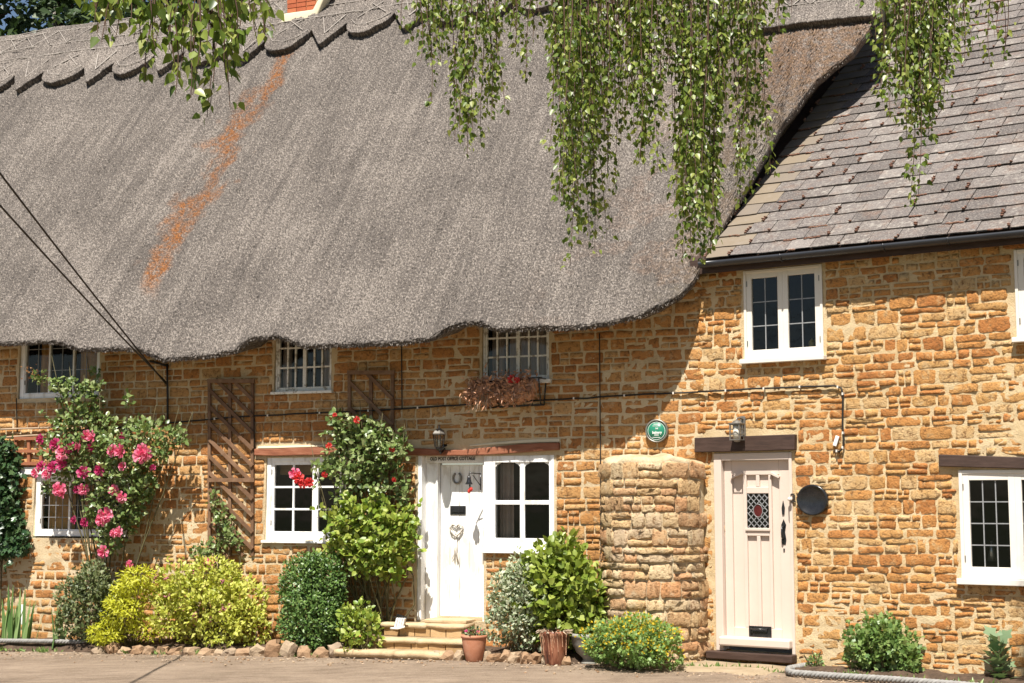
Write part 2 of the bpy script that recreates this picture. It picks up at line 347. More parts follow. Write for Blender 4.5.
def glass_mat(name, tint=(.9, .92, .9), refl=.05):
    m, t, b = nodes(name); t.nodes.remove(b)
    tr = t.nodes.new('ShaderNodeBsdfTransparent'); tr.inputs[0].default_value = (*tint, 1)
    gl = t.nodes.new('ShaderNodeBsdfGlossy'); gl.inputs['Roughness'].default_value = .04
    v = pos(t, 'World'); bp = t.nodes.new('ShaderNodeBump'); bp.inputs['Strength'].default_value = .25; bp.inputs['Distance'].default_value = .01
    t.links.new(noise(t, v, 3.5, 2), bp.inputs['Height']); t.links.new(bp.outputs[0], gl.inputs['Normal'])
    fr = t.nodes.new('ShaderNodeFresnel'); fr.inputs[0].default_value = 1.45
    ms = t.nodes.new('ShaderNodeMixShader'); t.links.new(math_(t, 'ADD', fr.outputs[0], refl - .04), ms.inputs[0])
    t.links.new(tr.outputs[0], ms.inputs[1]); t.links.new(gl.outputs[0], ms.inputs[2])
    t.links.new(ms.outputs[0], t.nodes['Material Output'].inputs[0]); return m
M['glass'] = glass_mat('window_glass')
LM = dict(
    birch=leafmat('birch_leaf', [(0.057, 0.094, 0.013), (0.125, 0.182, 0.026), (0.205, 0.259, 0.045), (0.341, 0.363, 0.099)], .38, .4),
    rose=leafmat('rose_leaf', [(0.076, 0.127, 0.036), (0.164, 0.23, 0.062), (0.292, 0.333, 0.145)], .35, .25),
    ivy=leafmat('ivy_leaf', [(0.018, 0.048, 0.017), (0.042, 0.09, 0.03), (0.084, 0.132, 0.054)], .32, .15),
    cotoneaster=leafmat('cotoneaster_leaf', [(0.054, 0.078, 0.024), (0.108, 0.138, 0.048), (0.192, 0.21, 0.09)], .5, .2),
    acer=leafmat('golden_acer_leaf', [(0.361, 0.38, 0.018), (0.494, 0.5, 0.024), (0.551, 0.55, 0.072)], .5, .4, (1.1, 1.1, .5)),
    spirea=leafmat('golden_spirea_leaf', [(0.302, 0.353, 0.039), (0.454, 0.473, 0.071), (0.583, 0.573, 0.143)], .5, .35),
    box=leafmat('box_leaf', [(0.05, 0.102, 0.022), (0.094, 0.174, 0.039), (0.173, 0.252, 0.065)], .4, .2),
    bright=leafmat('bright_leaf', [(0.134, 0.214, 0.026), (0.255, 0.338, 0.047), (0.389, 0.416, 0.093)], .42, .35),
    hydrangea=leafmat('broad_leaf', [(0.13, 0.192, 0.026), (0.245, 0.312, 0.048), (0.36, 0.408, 0.09)], .38, .35),
    silver=leafmat('variegated_leaf', [(0.12, 0.18, 0.072), (0.36, 0.408, 0.264), (0.6, 0.6, 0.456)], .5, .3),
    corydalis=leafmat('corydalis_leaf', [(0.138, 0.241, 0.052), (0.207, 0.333, 0.086), (0.287, 0.391, 0.138)], .5, .35),
    geranium=leafmat('geranium_leaf', [(0.083, 0.16, 0.037), (0.167, 0.261, 0.068), (0.267, 0.348, 0.111)], .42, .3),
    iris=leafmat('iris_blade', [(0.084, 0.168, 0.042), (0.168, 0.266, 0.084), (0.238, 0.336, 0.126)], .45, .3),
    thistle=leafmat('poppy_leaf', [(0.108, 0.18, 0.084), (0.192, 0.264, 0.144)], .5, .25),
    tree=leafmat('far_tree_leaf', [(.02, .04, .014), (.045, .075, .024), (.08, .115, .04)], .5, .25))
FM = dict(
    pink=leafmat('pink_petal', [(.70, .11, .22), (.80, .20, .32), (.85, .36, .46)], .55, .3, (1.1, .6, .8)),
    deep=leafmat('deep_pink_petal', [(.42, .03, .13), (.55, .05, .18)], .55, .3, (1.1, .6, .8)),
    red=leafmat('red_petal', [(.62, .03, .03), (.75, .10, .09)], .55, .3, (1.1, .6, .6)),
    yellow=leafmat('yellow_petal', [(.62, .45, .02), (.75, .58, .06)], .55, .35, (1.1, 1, .5)),
    mauve=leafmat('mauve_floret', [(.42, .15, .17), (.52, .22, .22)], .6, .3, (1.1, .7, .8)),
    bud=leafmat('russet_bud', [(.22, .09, .03), (.34, .20, .07)], .6, .2, (1.1, .7, .6)))

# ------------------------------------------------------------------ foliage helpers
LEAF = dict(
    small=(np.array([(0, 0, 0), (.45, -.32, .07), (1, 0, -.04), (.45, .32, .07)]), [(0, 1, 2), (0, 2, 3)]),
    wide=(np.array([(0, 0, 0), (.25, -.36, .06), (.65, -.30, .07), (1, 0, -.08), (.65, .30, .07), (.25, .36, .06), (.5, 0, -.01)]),
          [(0, 1, 6), (1, 2, 6), (2, 3, 6), (3, 4, 6), (4, 5, 6), (5, 0, 6)]),
    birch=(np.array([(0, 0, 0), (.22, -.34, .05), (.5, -.28, .06), (1, 0, -.06), (.5, .28, .06), (.22, .34, .05)]), [(0, 1, 2, 3), (0, 3, 4, 5)]),
    narrow=(np.array([(0, 0, 0), (.4, -.15, .05), (1, 0, -.06), (.4, .15, .05)]), [(0, 1, 2), (0, 2, 3)]),
    lobed=(np.array([(0, 0, 0), (.15, -.42, .05), (.4, -.22, .03), (.6, -.45, .06), (.72, -.16, .03), (1, 0, -.05), (.72, .16, .03), (.6, .45, .06), (.4, .22, .03), (.15, .42, .05)]),
           [(0, 1, 2), (0, 2, 8), (0, 8, 9), (2, 3, 4), (2, 4, 6), (2, 6, 8), (8, 6, 7), (4, 5, 6)]))
def unit(v): return v / (np.linalg.norm(v, axis=-1, keepdims=True) + 1e-9)
def leaves(name, P, D, Nn, S, mat, parent, shape='small'):
    T, Fc = LEAF[shape]; P = np.asarray(P, float); D = unit(D); sd = unit(np.cross(D, Nn)); Nn = np.cross(sd, D); n = len(P); k = len(T)
    S = np.broadcast_to(np.asarray(S, float), (n,))[:, None, None]
    V = P[:, None] + S * (T[None, :, :1] * D[:, None] + T[None, :, 1:2] * sd[:, None] + T[None, :, 2:] * Nn[:, None])
    by = {}
    for q in Fc: by.setdefault(len(q), []).append(q)
    Fs = [(np.arange(n)[:, None, None] * k + np.array(q)[None]).reshape(-1, len(q[0])) for q in by.values()]
    return link(bpy.data.objects.new(name, np_mesh(name, V.reshape(-1, 3), Fs, mat, True)), parent)
def rdirs(n): return unit(rng.normal(size=(n, 3)))
def crown(lobes, n, shell=.6, zmin=.02, flat=0):
    """points and outward directions in a union of lobes (cx,cy,cz,rx,ry,rz), mostly near its skin, broken up by noise"""
    A = np.array(lobes, float); vol = A[:, 3] * A[:, 5] + A[:, 4] * A[:, 5]; k = rng.choice(len(A), int(n * 1.9), p=vol / vol.sum())
    d = rdirs(len(k)); r = shell + (1 - shell) * rng.random(len(k)) ** .6
    r *= 1 + .28 * fbm(d[:, 0] * 3 + k * 5.3, d[:, 1] * 2 + d[:, 2] * 3, 5, 2)
    P = A[k, :3] + A[k, 3:] * d * r[:, None]
    keep = P[:, 2] > zmin
    for a in A:                                       # drop what lies deep inside another lobe
        q = ((P - a[:3]) / a[3:]); keep &= (q * q).sum(1) > (shell * .75) ** 2
    P, d = P[keep][:n], d[keep][:n]
    return P, d
def foliage(e, lobes, n, size, mat, shape='small', name='foliage', shell=.6, up=.35, droop=0, jit=.7, zmin=.02):
    P, d = crown(lobes, n, shell, zmin); m = len(P); up_ = np.array([0, 0, 1.])
    D = unit(d * .7 + rdirs(m) * jit + up_ * (up - droop)); Nn = unit(d * .6 + up_ * .6 + rdirs(m) * .55 + np.array([0, -.35, 0]))
    S = size * (.65 + .7 * rng.random(m))
    return leaves(name, P, D, Nn, S, mat, e, shape), P, d
def auto_lobes(W, Hh, Dp, k=10, rs=.42, base=.0):
    if k == 1: return [(0, 0, Hh * .42, W * .48, Dp * .5, Hh * .44), (-W * .2, 0, Hh * .66, W * .28, Dp * .34, Hh * .31), (W * .17, .02, Hh * .68, W * .29, Dp * .34, Hh * .32), (0, -Dp * .2, Hh * .3, W * .42, Dp * .3, Hh * .3), (0, -.05, Hh * .78, W * .2, Dp * .25, Hh * .22)]
    lb = [(0, 0, base + Hh * .45, W * .36, Dp * .36, Hh * .42)]
    for i in range(k):
        a = 2 * math.pi * (i + rng.random() * .7) / k; z = base + Hh * (.25 + .5 * ((i * .618) % 1)); q = .30 + .05 * rng.random()
        taper = math.sqrt(max(.1, 1 - ((z - base) / Hh - .35) ** 2 * 1.6))
        lb.append((W * q * math.cos(a) * taper, Dp * q * math.sin(a) * taper, z, W * rs * .48, Dp * rs * .48, Hh * rs * .45))
    lb.append((W * .05, 0, base + Hh * .76, W * .22, Dp * .24, Hh * .23))
    return lb
def stems(e, base, tips, r=.006, mat='stem', name='stem', bend=.08):
    mb = MB()
    for q in tips:
        q = np.array(q); b = np.array(base) + rng.normal(size=3) * np.array([.05, .03, 0]); mid = (b + q) / 2 + rng.normal(size=3) * bend
        mb.tube([b, (b + mid) / 2 + rng.normal(size=3) * bend * .3, mid, (mid + q) / 2, q], [r, r * .9, r * .8, r * .6, r * .35], 4)
    return mb.build(name, M[mat], e, True)
def petal_mesh(name, mat, rings=((.32, 1.0, 5), (.62, .85, 6), (.95, .6, 7)), seed=1):
    r_ = random.Random(seed); mb = MB()
    for ri, (rad, cup, n) in enumerate(rings):        # petals open towards -y
        for k in range(n):
            a = 2 * math.pi * (k + .5 * ri) / n + r_.uniform(-.2, .2); V = []
            wd = 2.5 * rad / n * 1.9 + .1
            for t in (0, .5, 1):
                for s in (-1, 0, 1):
                    rr = rad * (.25 + .75 * t) * (1 - .12 * abs(s)); dep = -(.15 + cup * .75 * t ** .7) + (.12 * abs(s)) * (-cup) + (.22 * t * t if ri == 2 else 0)
                    aa = s * wd * .5 / rad * (.6 + .6 * t - .25 * t * t)
                    V.append((rr * math.cos(a + aa), dep + r_.uniform(-.04, .04), rr * math.sin(a + aa)))
            mb.raw(V, [(0, 1, 4, 3), (1, 2, 5, 4), (3, 4, 7, 6), (4, 5, 8, 7)])
    return mb.mesh(name, mat, True)

# ------------------------------------------------------------------ ground and road
def sheet(name, xs, ys, zf, mat, kind='structure', parent=None):
    X, Y = np.meshgrid(xs, ys, indexing='ij'); Z = zf(X, Y)
    o = link(bpy.data.objects.new(name, np_mesh(name, np.stack([X, Y, Z], -1).reshape(-1, 3), grid_faces(len(xs), len(ys)), mat)), parent)
    o['kind'] = kind; return o
sheet('ground', np.concatenate([np.linspace(-400, -30, 12), np.linspace(-24, 24, 49), np.linspace(30, 400, 12)]), np.concatenate([np.linspace(-300, -10, 10), np.linspace(-5, 40, 46), np.linspace(60, 1200, 12)]),
      lambda X, Y: gz(X) - .05 + 0 * Y, M['ground'])
sheet('road', np.linspace(-24, 18, 421), np.linspace(7, 24, 150), lambda X, Y: gz(X) + .004 + .012 * fbm(X * .9, Y * 1.4, 3, 3) + .006 * fbm(X * 6, Y * 6, 9, 2), M['road'])

# ------------------------------------------------------------------ stones
def stone_proto(seed, rough=.25):
    r = np.random.default_rng(seed); nu, nv = 7, 5
    s = np.linspace(-1, 1, nu); t = np.linspace(-1, 1, nv); s = np.sign(s) * np.abs(s) ** .42; t = np.sign(t) * np.abs(t) ** .33
    S, T = np.meshgrid(s, t, indexing='ij')
    X = S * (1 - .06 * np.abs(T) ** 8); Z = T * (1 - .10 * np.abs(S) ** 8)
    X = X + r.normal(size=X.shape) * (.028 if rough < .3 else .045); Z = Z + r.normal(size=X.shape) * (.05 if rough < .3 else .085)
    rim = np.maximum(np.abs(S), np.abs(T)) > .99
    Yd = np.where(rim, .9, -.75 + .35 * np.maximum(np.abs(S) ** 8, np.abs(T) ** 8) + r.normal(size=X.shape) * rough + .25 * r.normal() * S + .25 * r.normal() * T)
    return np.stack([X * .5, Yd, Z * .5], -1).reshape(-1, 3), grid_faces(nu, nv)
PROTOS = [stone_proto(100 + i, .22) for i in range(16)]
RPROTOS = [stone_proto(200 + i, .36) for i in range(16)]
def lay(u0, u1, z0, z1, hmin, hmax, wmin, wmax, joint, openings, r, split=.28):
    """irregular coursed rubble: list of (uc, zc, width, height)"""
    out = []; z = z0
    def put(a, b, c, d):
        segs = [(a, b)]
        for (oa, ob, oc, od) in openings:
            if d <= oc + .01 or c >= od - .01: continue
            if d - oc < .45 * (d - c) and any(p < ob and q > oa for p, q in segs): d = oc - .004; continue
            if od - c < .45 * (d - c) and any(p < ob and q > oa for p, q in segs): c = od + .004; continue
            ns = []
            for (p, q) in segs:
                if q <= oa or p >= ob: ns.append((p, q)); continue
                if oa - p > .05: ns.append((p, oa - .005))
                if q - ob > .05: ns.append((ob + .005, q))
            segs = ns
        for (p, q) in segs:
            if q - p > .055: out.append(((p + q) / 2, (c + d) / 2, q - p - joint * r.uniform(.6, 1.5), d - c - joint * r.uniform(.6, 1.4)))
    while z < z1:
        h = r.uniform(hmin, hmax); u = u0 - r.uniform(0, .3)
        big = h > .8 * hmax
        while u < u1:
            wd = r.uniform(wmin, wmax) * (.75 if r.random() < .3 else 1)
            if h > hmin * 1.35 and r.random() < split:
                zz = z + h * r.uniform(.38, .62); k = u
                for (za, zb) in ((z, zz), (zz, z + h)):
                    q = u
                    m = r.choice((1, 2)); cuts = sorted([0, 1] + [r.uniform(.35, .65)] * (m - 1))
                    for i in range(len(cuts) - 1): put(u + wd * 1.3 * cuts[i], u + wd * 1.3 * cuts[i + 1], za, zb)
                u += wd * 1.3
            else:
                put(u, u + wd, z, z + h); u += wd
        z += h
    return out
def stones_to(parent, fr, lst, protos, mat, depth, visible, name='stone', tilt=.02, wav=lambda u, z: 0, maxn=300, seed=5):
    r = random.Random(seed); meshes = [np_mesh(name, V * np.array([1, 1, 1]), Fc, mat) for V, Fc in protos]
    scored = []
    for (u, z, a, b) in lst:
        P = fr.world((u, 0, z)); x, y = proj(P); s = F_PX / P[1]
        vis = visible(x, y); scored.append((a * b * s * s if vis else 0, u, z, a, b))
    scored.sort(key=lambda q: -q[0]); SV, SF, n0 = [], [], 0
    for i, (sc_, u, z, a, b) in enumerate(scored):
        k = r.randrange(len(protos)); d = depth * r.uniform(.6, 1.35); rot = r.gauss(0, tilt); zz = z + wav(u, z)
        flip = r.choice((-1, 1))
        if i < maxn and sc_ > 0:
            o = link(bpy.data.objects.new(name, meshes[k]), parent)
            o.location = (u, 0, zz); o.rotation_euler = (0, rot, 0); o.scale = (a, d, b)
        else:
            V, Fc = protos[k]; V = V * np.array([a, d, b]); c, s = math.cos(rot), math.sin(rot)
            V = np.stack([V[:, 0] * c + V[:, 2] * s + u, V[:, 1], -V[:, 0] * s + V[:, 2] * c + zz], 1)
            SV.append(V); SF.append(Fc + n0); n0 += len(V)
    if SV:
        o = link(bpy.data.objects.new('small_stones', np_mesh('small_stones', np.concatenate(SV), np.concatenate(SF), mat)), parent); o['kind'] = 'stuff'
def rect(fr, x0, y0, x1, y1, w=0):
    a = fr.on(x0, y1, w); b = fr.on(x1, y0, w); return [a[0], b[0], a[2], b[2]]
def wall_mesh(u0, u1, z0, z1, cell, openings, amp, seed, reveal=.14):
    us = np.arange(u0, u1 + cell, cell); zs = np.arange(z0, z1 + cell, cell)
    for (a, b, c, d) in openings:                    # snap grid lines to the openings
        for val, arr in ((a, us), (b, us), (c, zs), (d, zs)):
            if arr[0] < val < arr[-1]: arr[np.argmin(np.abs(arr - val))] = val
    U, Z = np.meshgrid(us, zs, indexing='ij')
    Yd = amp * (fbm(U * 5, Z * 7, seed, 3) + .8 * vnoise(U * 22, Z * 26, seed + 3)) + .015 * fbm(U * .8, Z * .8, seed + 9, 2)
    V = np.stack([U, Yd, Z], -1).reshape(-1, 3); Fc = grid_faces(len(us), len(zs))
    cu = (us[:-1] + us[1:]) / 2; cz = (zs[:-1] + zs[1:]) / 2; CU, CZ = np.meshgrid(cu, cz, indexing='ij'); keep = np.ones(CU.size, bool)
    for (a, b, c, d) in openings: keep &= ~((CU > a) & (CU < b) & (CZ > c) & (CZ < d)).ravel()
    V = list(map(tuple, V)); Fc = Fc[keep]; ex = []
    for (a, b, c, d) in openings:
        n = len(V); V += [(a, -.0, c), (b, -.0, c), (b, -.0, d), (a, -.0, d), (a, reveal, c), (b, reveal, c), (b, reveal, d), (a, reveal, d)]
        ex += [(n + i, n + i + 4, n + (i + 1) % 4 + 4, n + (i + 1) % 4) for i in range(4)]
    return np.array(V), [Fc] + ([np.array(ex)] if ex else [])

# ------------------------------------------------------------------ openings (from sight lines on to the wall planes)
W1U = rect(L, 18, 318, 101, 399); W1L = rect(L, 33, 474, 130, 536); W2U = rect(L, 274, 322, 332, 392); W2L = rect(L, 265, 456, 346, 540)
W3U = rect(L, 482, 312, 549, 381); W3L = rect(L, 484, 455, 554, 549); DL = rect(L, 417, 455, 484, 620)
W3L[0] = DL[1] + .0
WRU = rect(R, 745, 264, 822, 360); WRL = rect(R, 962, 469, 1072, 578); WRU2 = rect(R, 1017, 243, 1092, 338); DR = rect(R, 717, 452, 792, 650)
PADW = lambda lst: [[q[0] - .018, q[1] + .018, q[2] - .012, q[3] + .012] for q in lst]
L_OPEN = [W1U, W1L, W2U, W2L, W3U, W3L, DL]; R_OPEN = [WRU, WRL, WRU2, DR]

# ------------------------------------------------------------------ thatched cottage
cotL = thing('thatched_cottage', 'long golden ironstone cottage under a deep grey thatched roof, white plank front door', 'cottage', L.o, L.th)
lint_L = [rect(L, 408, 443, 560, 456), rect(L, 255, 446, 341, 458)]
lint_R = [rect(R, 697, 434, 797, 452), rect(R, 940, 455, 1080, 469)]
U0L, U1L = -11.5, CORNER_U + .02
V, Fs = wall_mesh(U0L, U1L, -.35, 4.2, .035, L_OPEN, .009, 1)
wl = link(bpy.data.objects.new('wall', np_mesh('wall', V, Fs, M['mortar'])), cotL)
r5 = random.Random(3)
stL = lay(U0L, U1L - .02, -.3, 4.15,   .085, .17, .13, .36, .005, PADW(L_OPEN) + lint_L, r5)
def visL(x, y): return -5 < x < 705 and 318 < y < 660 and not (604 < x < 705 and y > 455) and not (75 < x < 160 and 425 < y < 530)
stones_to(cotL, L, stL, PROTOS, M['stone'], .014, visL, wav=lambda u, z: .03 * float(vnoise(u * .5, z * .2, 4)), seed=8)

# roof surface -------------------------------------------------------------------------------------------------
PH = math.radians(49.3); RL = .035
NV = np.array([0, -math.sin(PH), math.cos(PH)]); VV = np.array([0, math.cos(PH), math.sin(PH)])
low0 = L.on(550, 329, .74); low0 = np.array([0, low0[1], low0[2]]); RO = low0 + NV * 1.766 * RL       # roof origin (u=0, v=0)
OUT = [(0, 345), (50, 343), (60, 344), (72, 351), (100, 350), (128, 350), (140, 357), (150, 360), (200, 356), (225, 352), (235, 346), (250, 340), (275, 338), (284, 340),
       (297, 347), (350, 346), (400, 344), (430, 340), (445, 332), (460, 328), (480, 326), (490, 328), (500, 332), (540, 330), (580, 329), (610, 325), (640, 317), (662, 307),
       (680, 295), (693, 282), (705, 262), (720, 235), (745, 196), (770, 152), (783, 129), (798, 112), (805.6, 99), (817, 86.5), (832, 73), (843.7, 64.7), (853, 57), (862.7, 43.7), (872, 32)]
ob = []
for q in OUT:
    P = L.plane(q[0], q[1], low0, NV); ob.append((P[0], (P - low0) @ VV + .643 * RL))
ob = np.array(ob); VR = 8.55
def vb(u):
    b = np.interp(u, ob[:, 0], ob[:, 1]); return b + .02 * vnoise(u * 9, 0 * u, 31) + np.where(u < ob[0, 0], .25 * vnoise(u * .6, 0 * u, 77), 0)
def hump(u, v):      # swells of the roof skin
    d = np.exp(-np.maximum(v, 0) / 2.2)
    low = -np.interp(u, ob[:, 0], ob[:, 1]); low = np.clip(low + .05, -.1, .25)
    low = low * (u < 2.0)
    e_ = np.clip((-1.2 - u) / 2.5, 0, 1); h = -.5 * low * d - .15 * e_ * e_ * (3 - 2 * e_) * d + .07 * fbm(u * .8 + .05 * v, v * .12, 41, 2) + .036 * fbm(u * 2.6 + .10 * v, v * .07, 47, 2) + .010 * fbm(u * 7 + .2 * v, v * .12, 49, 2)
    h = h + .012 * fbm(u * 9 + .3 * v, v * .8, 53, 2)
    h = h - .10 * np.exp(-((u + 4.25 + .14 * v) / .30) ** 2) * np.exp(-((v - 3.5) / 3.5) ** 2) + .10 * np.exp(-((u + 3.5 + .10 * v) / .45) ** 2) * np.exp(-((v - 2.0) / 2.6) ** 2)
    return h
def roof_pt(u, v, h): return np.stack([u, RO[1] + v * VV[1] + h * NV[1], RO[2] + v * VV[2] + h * NV[2]], -1)
us = np.concatenate([np.arange(-16, -12.6, .06), np.arange(-12.6, ob[-1, 0] + .001, .0185)]); nu = len(us)
na, nvv, nr = 13, 345, 30
b = vb(us)
rows = []; vs_r = []
ang = np.radians(np.linspace(142, 0, na))
RLu = RL * np.ones(nu)
# underside, then lip, then slope, then over the ridge and down the back
verge = np.clip((us - 2.05) / .5, 0, 1)
b = b - .86 * hump(us, b) * (1 - verge)
vc = b
lipv = [vc - RL * math.sin(a) for a in ang]; liph = [-RL + RL * math.cos(a) for a in ang]
hb = hump(us, b)
verge = np.clip((us - 2.05) / .5, 0, 1)
first = roof_pt(us, lipv[0], liph[0] + hb)
camL = L.loc(CAM); away = unit(first - camL)
under = first + np.where(verge[:, None] > 0, (1 - verge[:, None]) * np.array([0, 1.0, .24]) + verge[:, None] * (away * .7 + np.array([.02, 0, -.03])), np.array([0, 1.0, .24]))
under2 = first + (under - first) * .3
rows += [under, under2]; vs_r += [lipv[0] - .5, lipv[0] - .2]
for k in range(na):
    jit = .010 * rng.normal(size=nu) if k < na - 1 else 0
    rows.append(roof_pt(us, lipv[k] + jit, liph[k] + hb)); vs_r.append(lipv[k])
tt = np.linspace(0, 1, nvv + 1)[1:]
top = np.full(nu, VR)
for t_ in tt:
    v = vc + (top - vc) * t_
    jit = .0095 * rng.normal(size=nu); h = hump(us, v) + jit
    rr_ = .30; d = np.maximum(0, v - (VR - rr_)); h = h - d * d / (2 * rr_) * 1.1
    rows.append(roof_pt(us + .004 * rng.normal(size=nu), v, h)); vs_r.append(v)
for k in range(1, 10):              # back slope
    P = roof_pt(us, np.full(nu, VR), -.165 + hump(us, np.full(nu, VR))); P = P + np.array([0, .25 * k + .05 * k * k, -.02 * k - .085 * k * k]); rows.append(P); vs_r.append(np.full(nu, VR + .3 * k))
G = np.stack(rows, 1); nrow = G.shape[1]
me = np_mesh('thatch_roof', G.reshape(-1, 3), grid_faces(nu, nrow)[:, ::1], M['thatch'])
uv = np.stack([np.repeat(us, nrow), np.stack(vs_r, 1).ravel(), np.zeros(nu * nrow)], 1)
def set_roof_attr(me, uv):
    a = me.attributes.new('roofpos', 'FLOAT_VECTOR', 'POINT'); a.data.foreach_set('vector', np.ascontiguousarray(uv, np.float32).ravel())
set_roof_attr(me, uv)
lp = [L.plane(*q, RO, NV) for q in ((262, 92), (230, 135), (205, 185), (185, 222), (158, 262), (138, 296))]
lp = np.array(sorted([((P - RO) @ VV, P[0]) for P in lp])); uu, vv_ = uv[:, 0], uv[:, 1]
lc = np.interp(vv_, lp[:, 0], lp[:, 1]); ww = np.interp(vv_, [1.2, 3, 5.6, 6.6], [.25, .30, .27, .15])
lich = np.clip(1.15 + 1.5 * fbm(uu * 5, vv_ * 3, 88, 3) - np.abs(uu - lc + .34 * vnoise(uu * .1, vv_ * 2.2, 61)) / ww, 0, 1) * np.clip((vv_ - 1.0) * 2, 0, 1) * np.clip((7.0 - vv_) * 2, 0, 1)
lich = np.maximum(lich, .16 * np.clip((uu - .9) / 1.5, 0, 1) * (fbm(uu * 2, vv_ * 2, 66) > .1))
lich = np.maximum(lich, .45 * np.clip((uu - 2.6) / .8, 0, 1) * np.clip((vv_ - 3.0) / 1.5, 0, 1))
a = me.attributes.new('lichen', 'FLOAT', 'POINT'); a.data.foreach_set('value', lich.astype(np.float32))
mo = np.clip((uu - 2.3) / .8, 0, 1) * .7
a = me.attributes.new('moss', 'FLOAT', 'POINT'); a.data.foreach_set('value', mo.astype(np.float32))
roof = link(bpy.data.objects.new('thatch_roof', me), cotL)
# loose straw along the eave
ns = 3500; uS = rng.uniform(-9, 4.3, ns); k = rng.integers(0, 9, ns); a = np.radians(rng.uniform(60, 140, ns)); bS = vb(uS); bS = bS - .86 * hump(uS, bS) * (uS < 2.3); hbS = hump(uS, bS)
P = roof_pt(uS, bS - RL * np.sin(a), -RL + RL * np.cos(a) + hbS)
D = unit(np.stack([rng.normal(size=ns) * .35, -VV[1] * np.ones(ns) + .5, -VV[2] * np.ones(ns) - .2], 1) + rng.normal(size=(ns, 3)) * .25)
so = leaves('straw_ends', P, D, rdirs(ns), rng.uniform(.015, .035, ns), M['straw'], roof, 'narrow'); so['kind'] = 'stuff'

# block ridge with scalloped lower edge
def scallop(u):
    base = 6.72 + .33 * np.clip((u + 6) / 3, 0, 1); p = 1.42; q = np.mod(u + 9.03 + .25, p) / p
    s1 = np.where(q < .56, .16 - .42 * np.sqrt(np.maximum(0, 1 - ((q - .28) / .28) ** 2)), 0)
    s2 = np.where(q >= .56, .16 - .52 * (1 - np.abs((q - .78) / .22)), 0)
    v = base + s1 + s2
    return np.where(u > 3.0, 5.50 + 0 * u, v)
ur = np.arange(-16, ob[-1, 0] + .12, .02); nr_ = len(ur); sb = scallop(ur); RT = .105
rows = []; vr = []
h0 = lambda v: hump(ur, v) - np.maximum(0, v - (VR - .30)) ** 2 / .6 * 1.1
seq = [(.05, -.05), (.035, .03), (.015, .08), (-.005, RT * .97), (.02, RT + .008)]
for dv, hh in seq: v = sb + dv; rows.append(roof_pt(ur, v, h0(v) + hh + .006 * rng.normal(size=nr_))); vr.append(v)
for t_ in np.linspace(0, 1, 90)[1:]:
    v = sb + .03 + (VR - sb - .03) * t_; rows.append(roof_pt(ur, v, h0(v) + RT + .008 * rng.normal(size=nr_) + .02 * fbm(ur * 3, v * 2, 71, 2))); vr.append(v)
for k in range(1, 5):
    v = np.full(nr_, VR); P = roof_pt(ur, v, h0(v) + RT) + np.array([0, .22 * k + .05 * k * k, -.02 * k - .085 * k * k]); rows.append(P); vr.append(v + .3 * k)
G = np.stack(rows, 1); me = np_mesh('thatched_ridge', G.reshape(-1, 3), grid_faces(nr_, G.shape[1]), M['ridge'])
set_roof_attr(me, np.stack([np.repeat(ur, G.shape[1]) + 50, np.stack(vr, 1).ravel(), np.zeros(G.shape[0] * G.shape[1])], 1))
ridge = link(bpy.data.objects.new('thatched_ridge', me), cotL)
rodm = MB().tube([(0, 0, 0), (.5, 0, .0), (1, 0, 0)], .5, 5).mesh('hazel_rod', M['hazel'], True)
def hz(u, v):
    uu_ = np.array([u]); v_ = np.array([v]); return roof_pt(uu_, v_, hump(uu_, v_) - np.maximum(0, v_ - (VR - .30)) ** 2 / .6 * 1.1 + RT + .012)[0]
def rod(a, b_, r=.008):
    A, B = hz(*a), hz(*b_); d = Vector(B - A); o = link(bpy.data.objects.new('hazel_rod', rodm), ridge)
    o.location = A; o.rotation_mode = 'QUATERNION'; o.rotation_quaternion = d.to_track_quat('X', 'Z'); o.scale = (d.length, r * 2, r * 2)
u = -12.2
while u < 3.9:
    step = .72
    for lv in (7.42, 7.75, 8.18, 8.42):
        rod((u, lv + random.uniform(-.02, .02)), (u + step + .05, lv + random.uniform(-.02, .02)))
    rod((u, 7.77), (u + step / 2, 8.17)); rod((u + step / 2, 7.77), (u, 8.17)) if int(u * 10) % 3 else None
    rod((u + step / 2, 8.17), (u + step, 7.77))
    u += step
p = 1.42; k0 = -3
for kk in range(-3, 10):
    uc = -9.28 + kk * p + .28 * p
    if uc > 3: break
    base = 6.72 + .33 * min(1, max(0, (uc + 6) / 3))
    arc = [(uc + .36 * math.cos(a), base + .22 + .26 * math.sin(a)) for a in np.radians(np.linspace(190, 350, 5))]
    for i in range(4): rod(arc[i], arc[i + 1], .007)
    rod((uc - .25, base + .2), (uc + .1, base + .55), .009); rod((uc + .25, base + .2), (uc - .1, base + .55), .009)
    ud = uc + .5 * p; rod((ud - .2, base + .5), (ud, base + .02), .009); rod((ud + .2, base + .5), (ud, base + .02), .009)
for lv in (5.95, 6.3, 6.75): rod((3.2, lv), (4.5, lv + .03))
for q in range(5): rod((3.25 + q * .26, 5.95), (3.45 + q * .26, 6.3)); rod((3.45 + q * .26, 5.95), (3.25 + q * .26, 6.3))

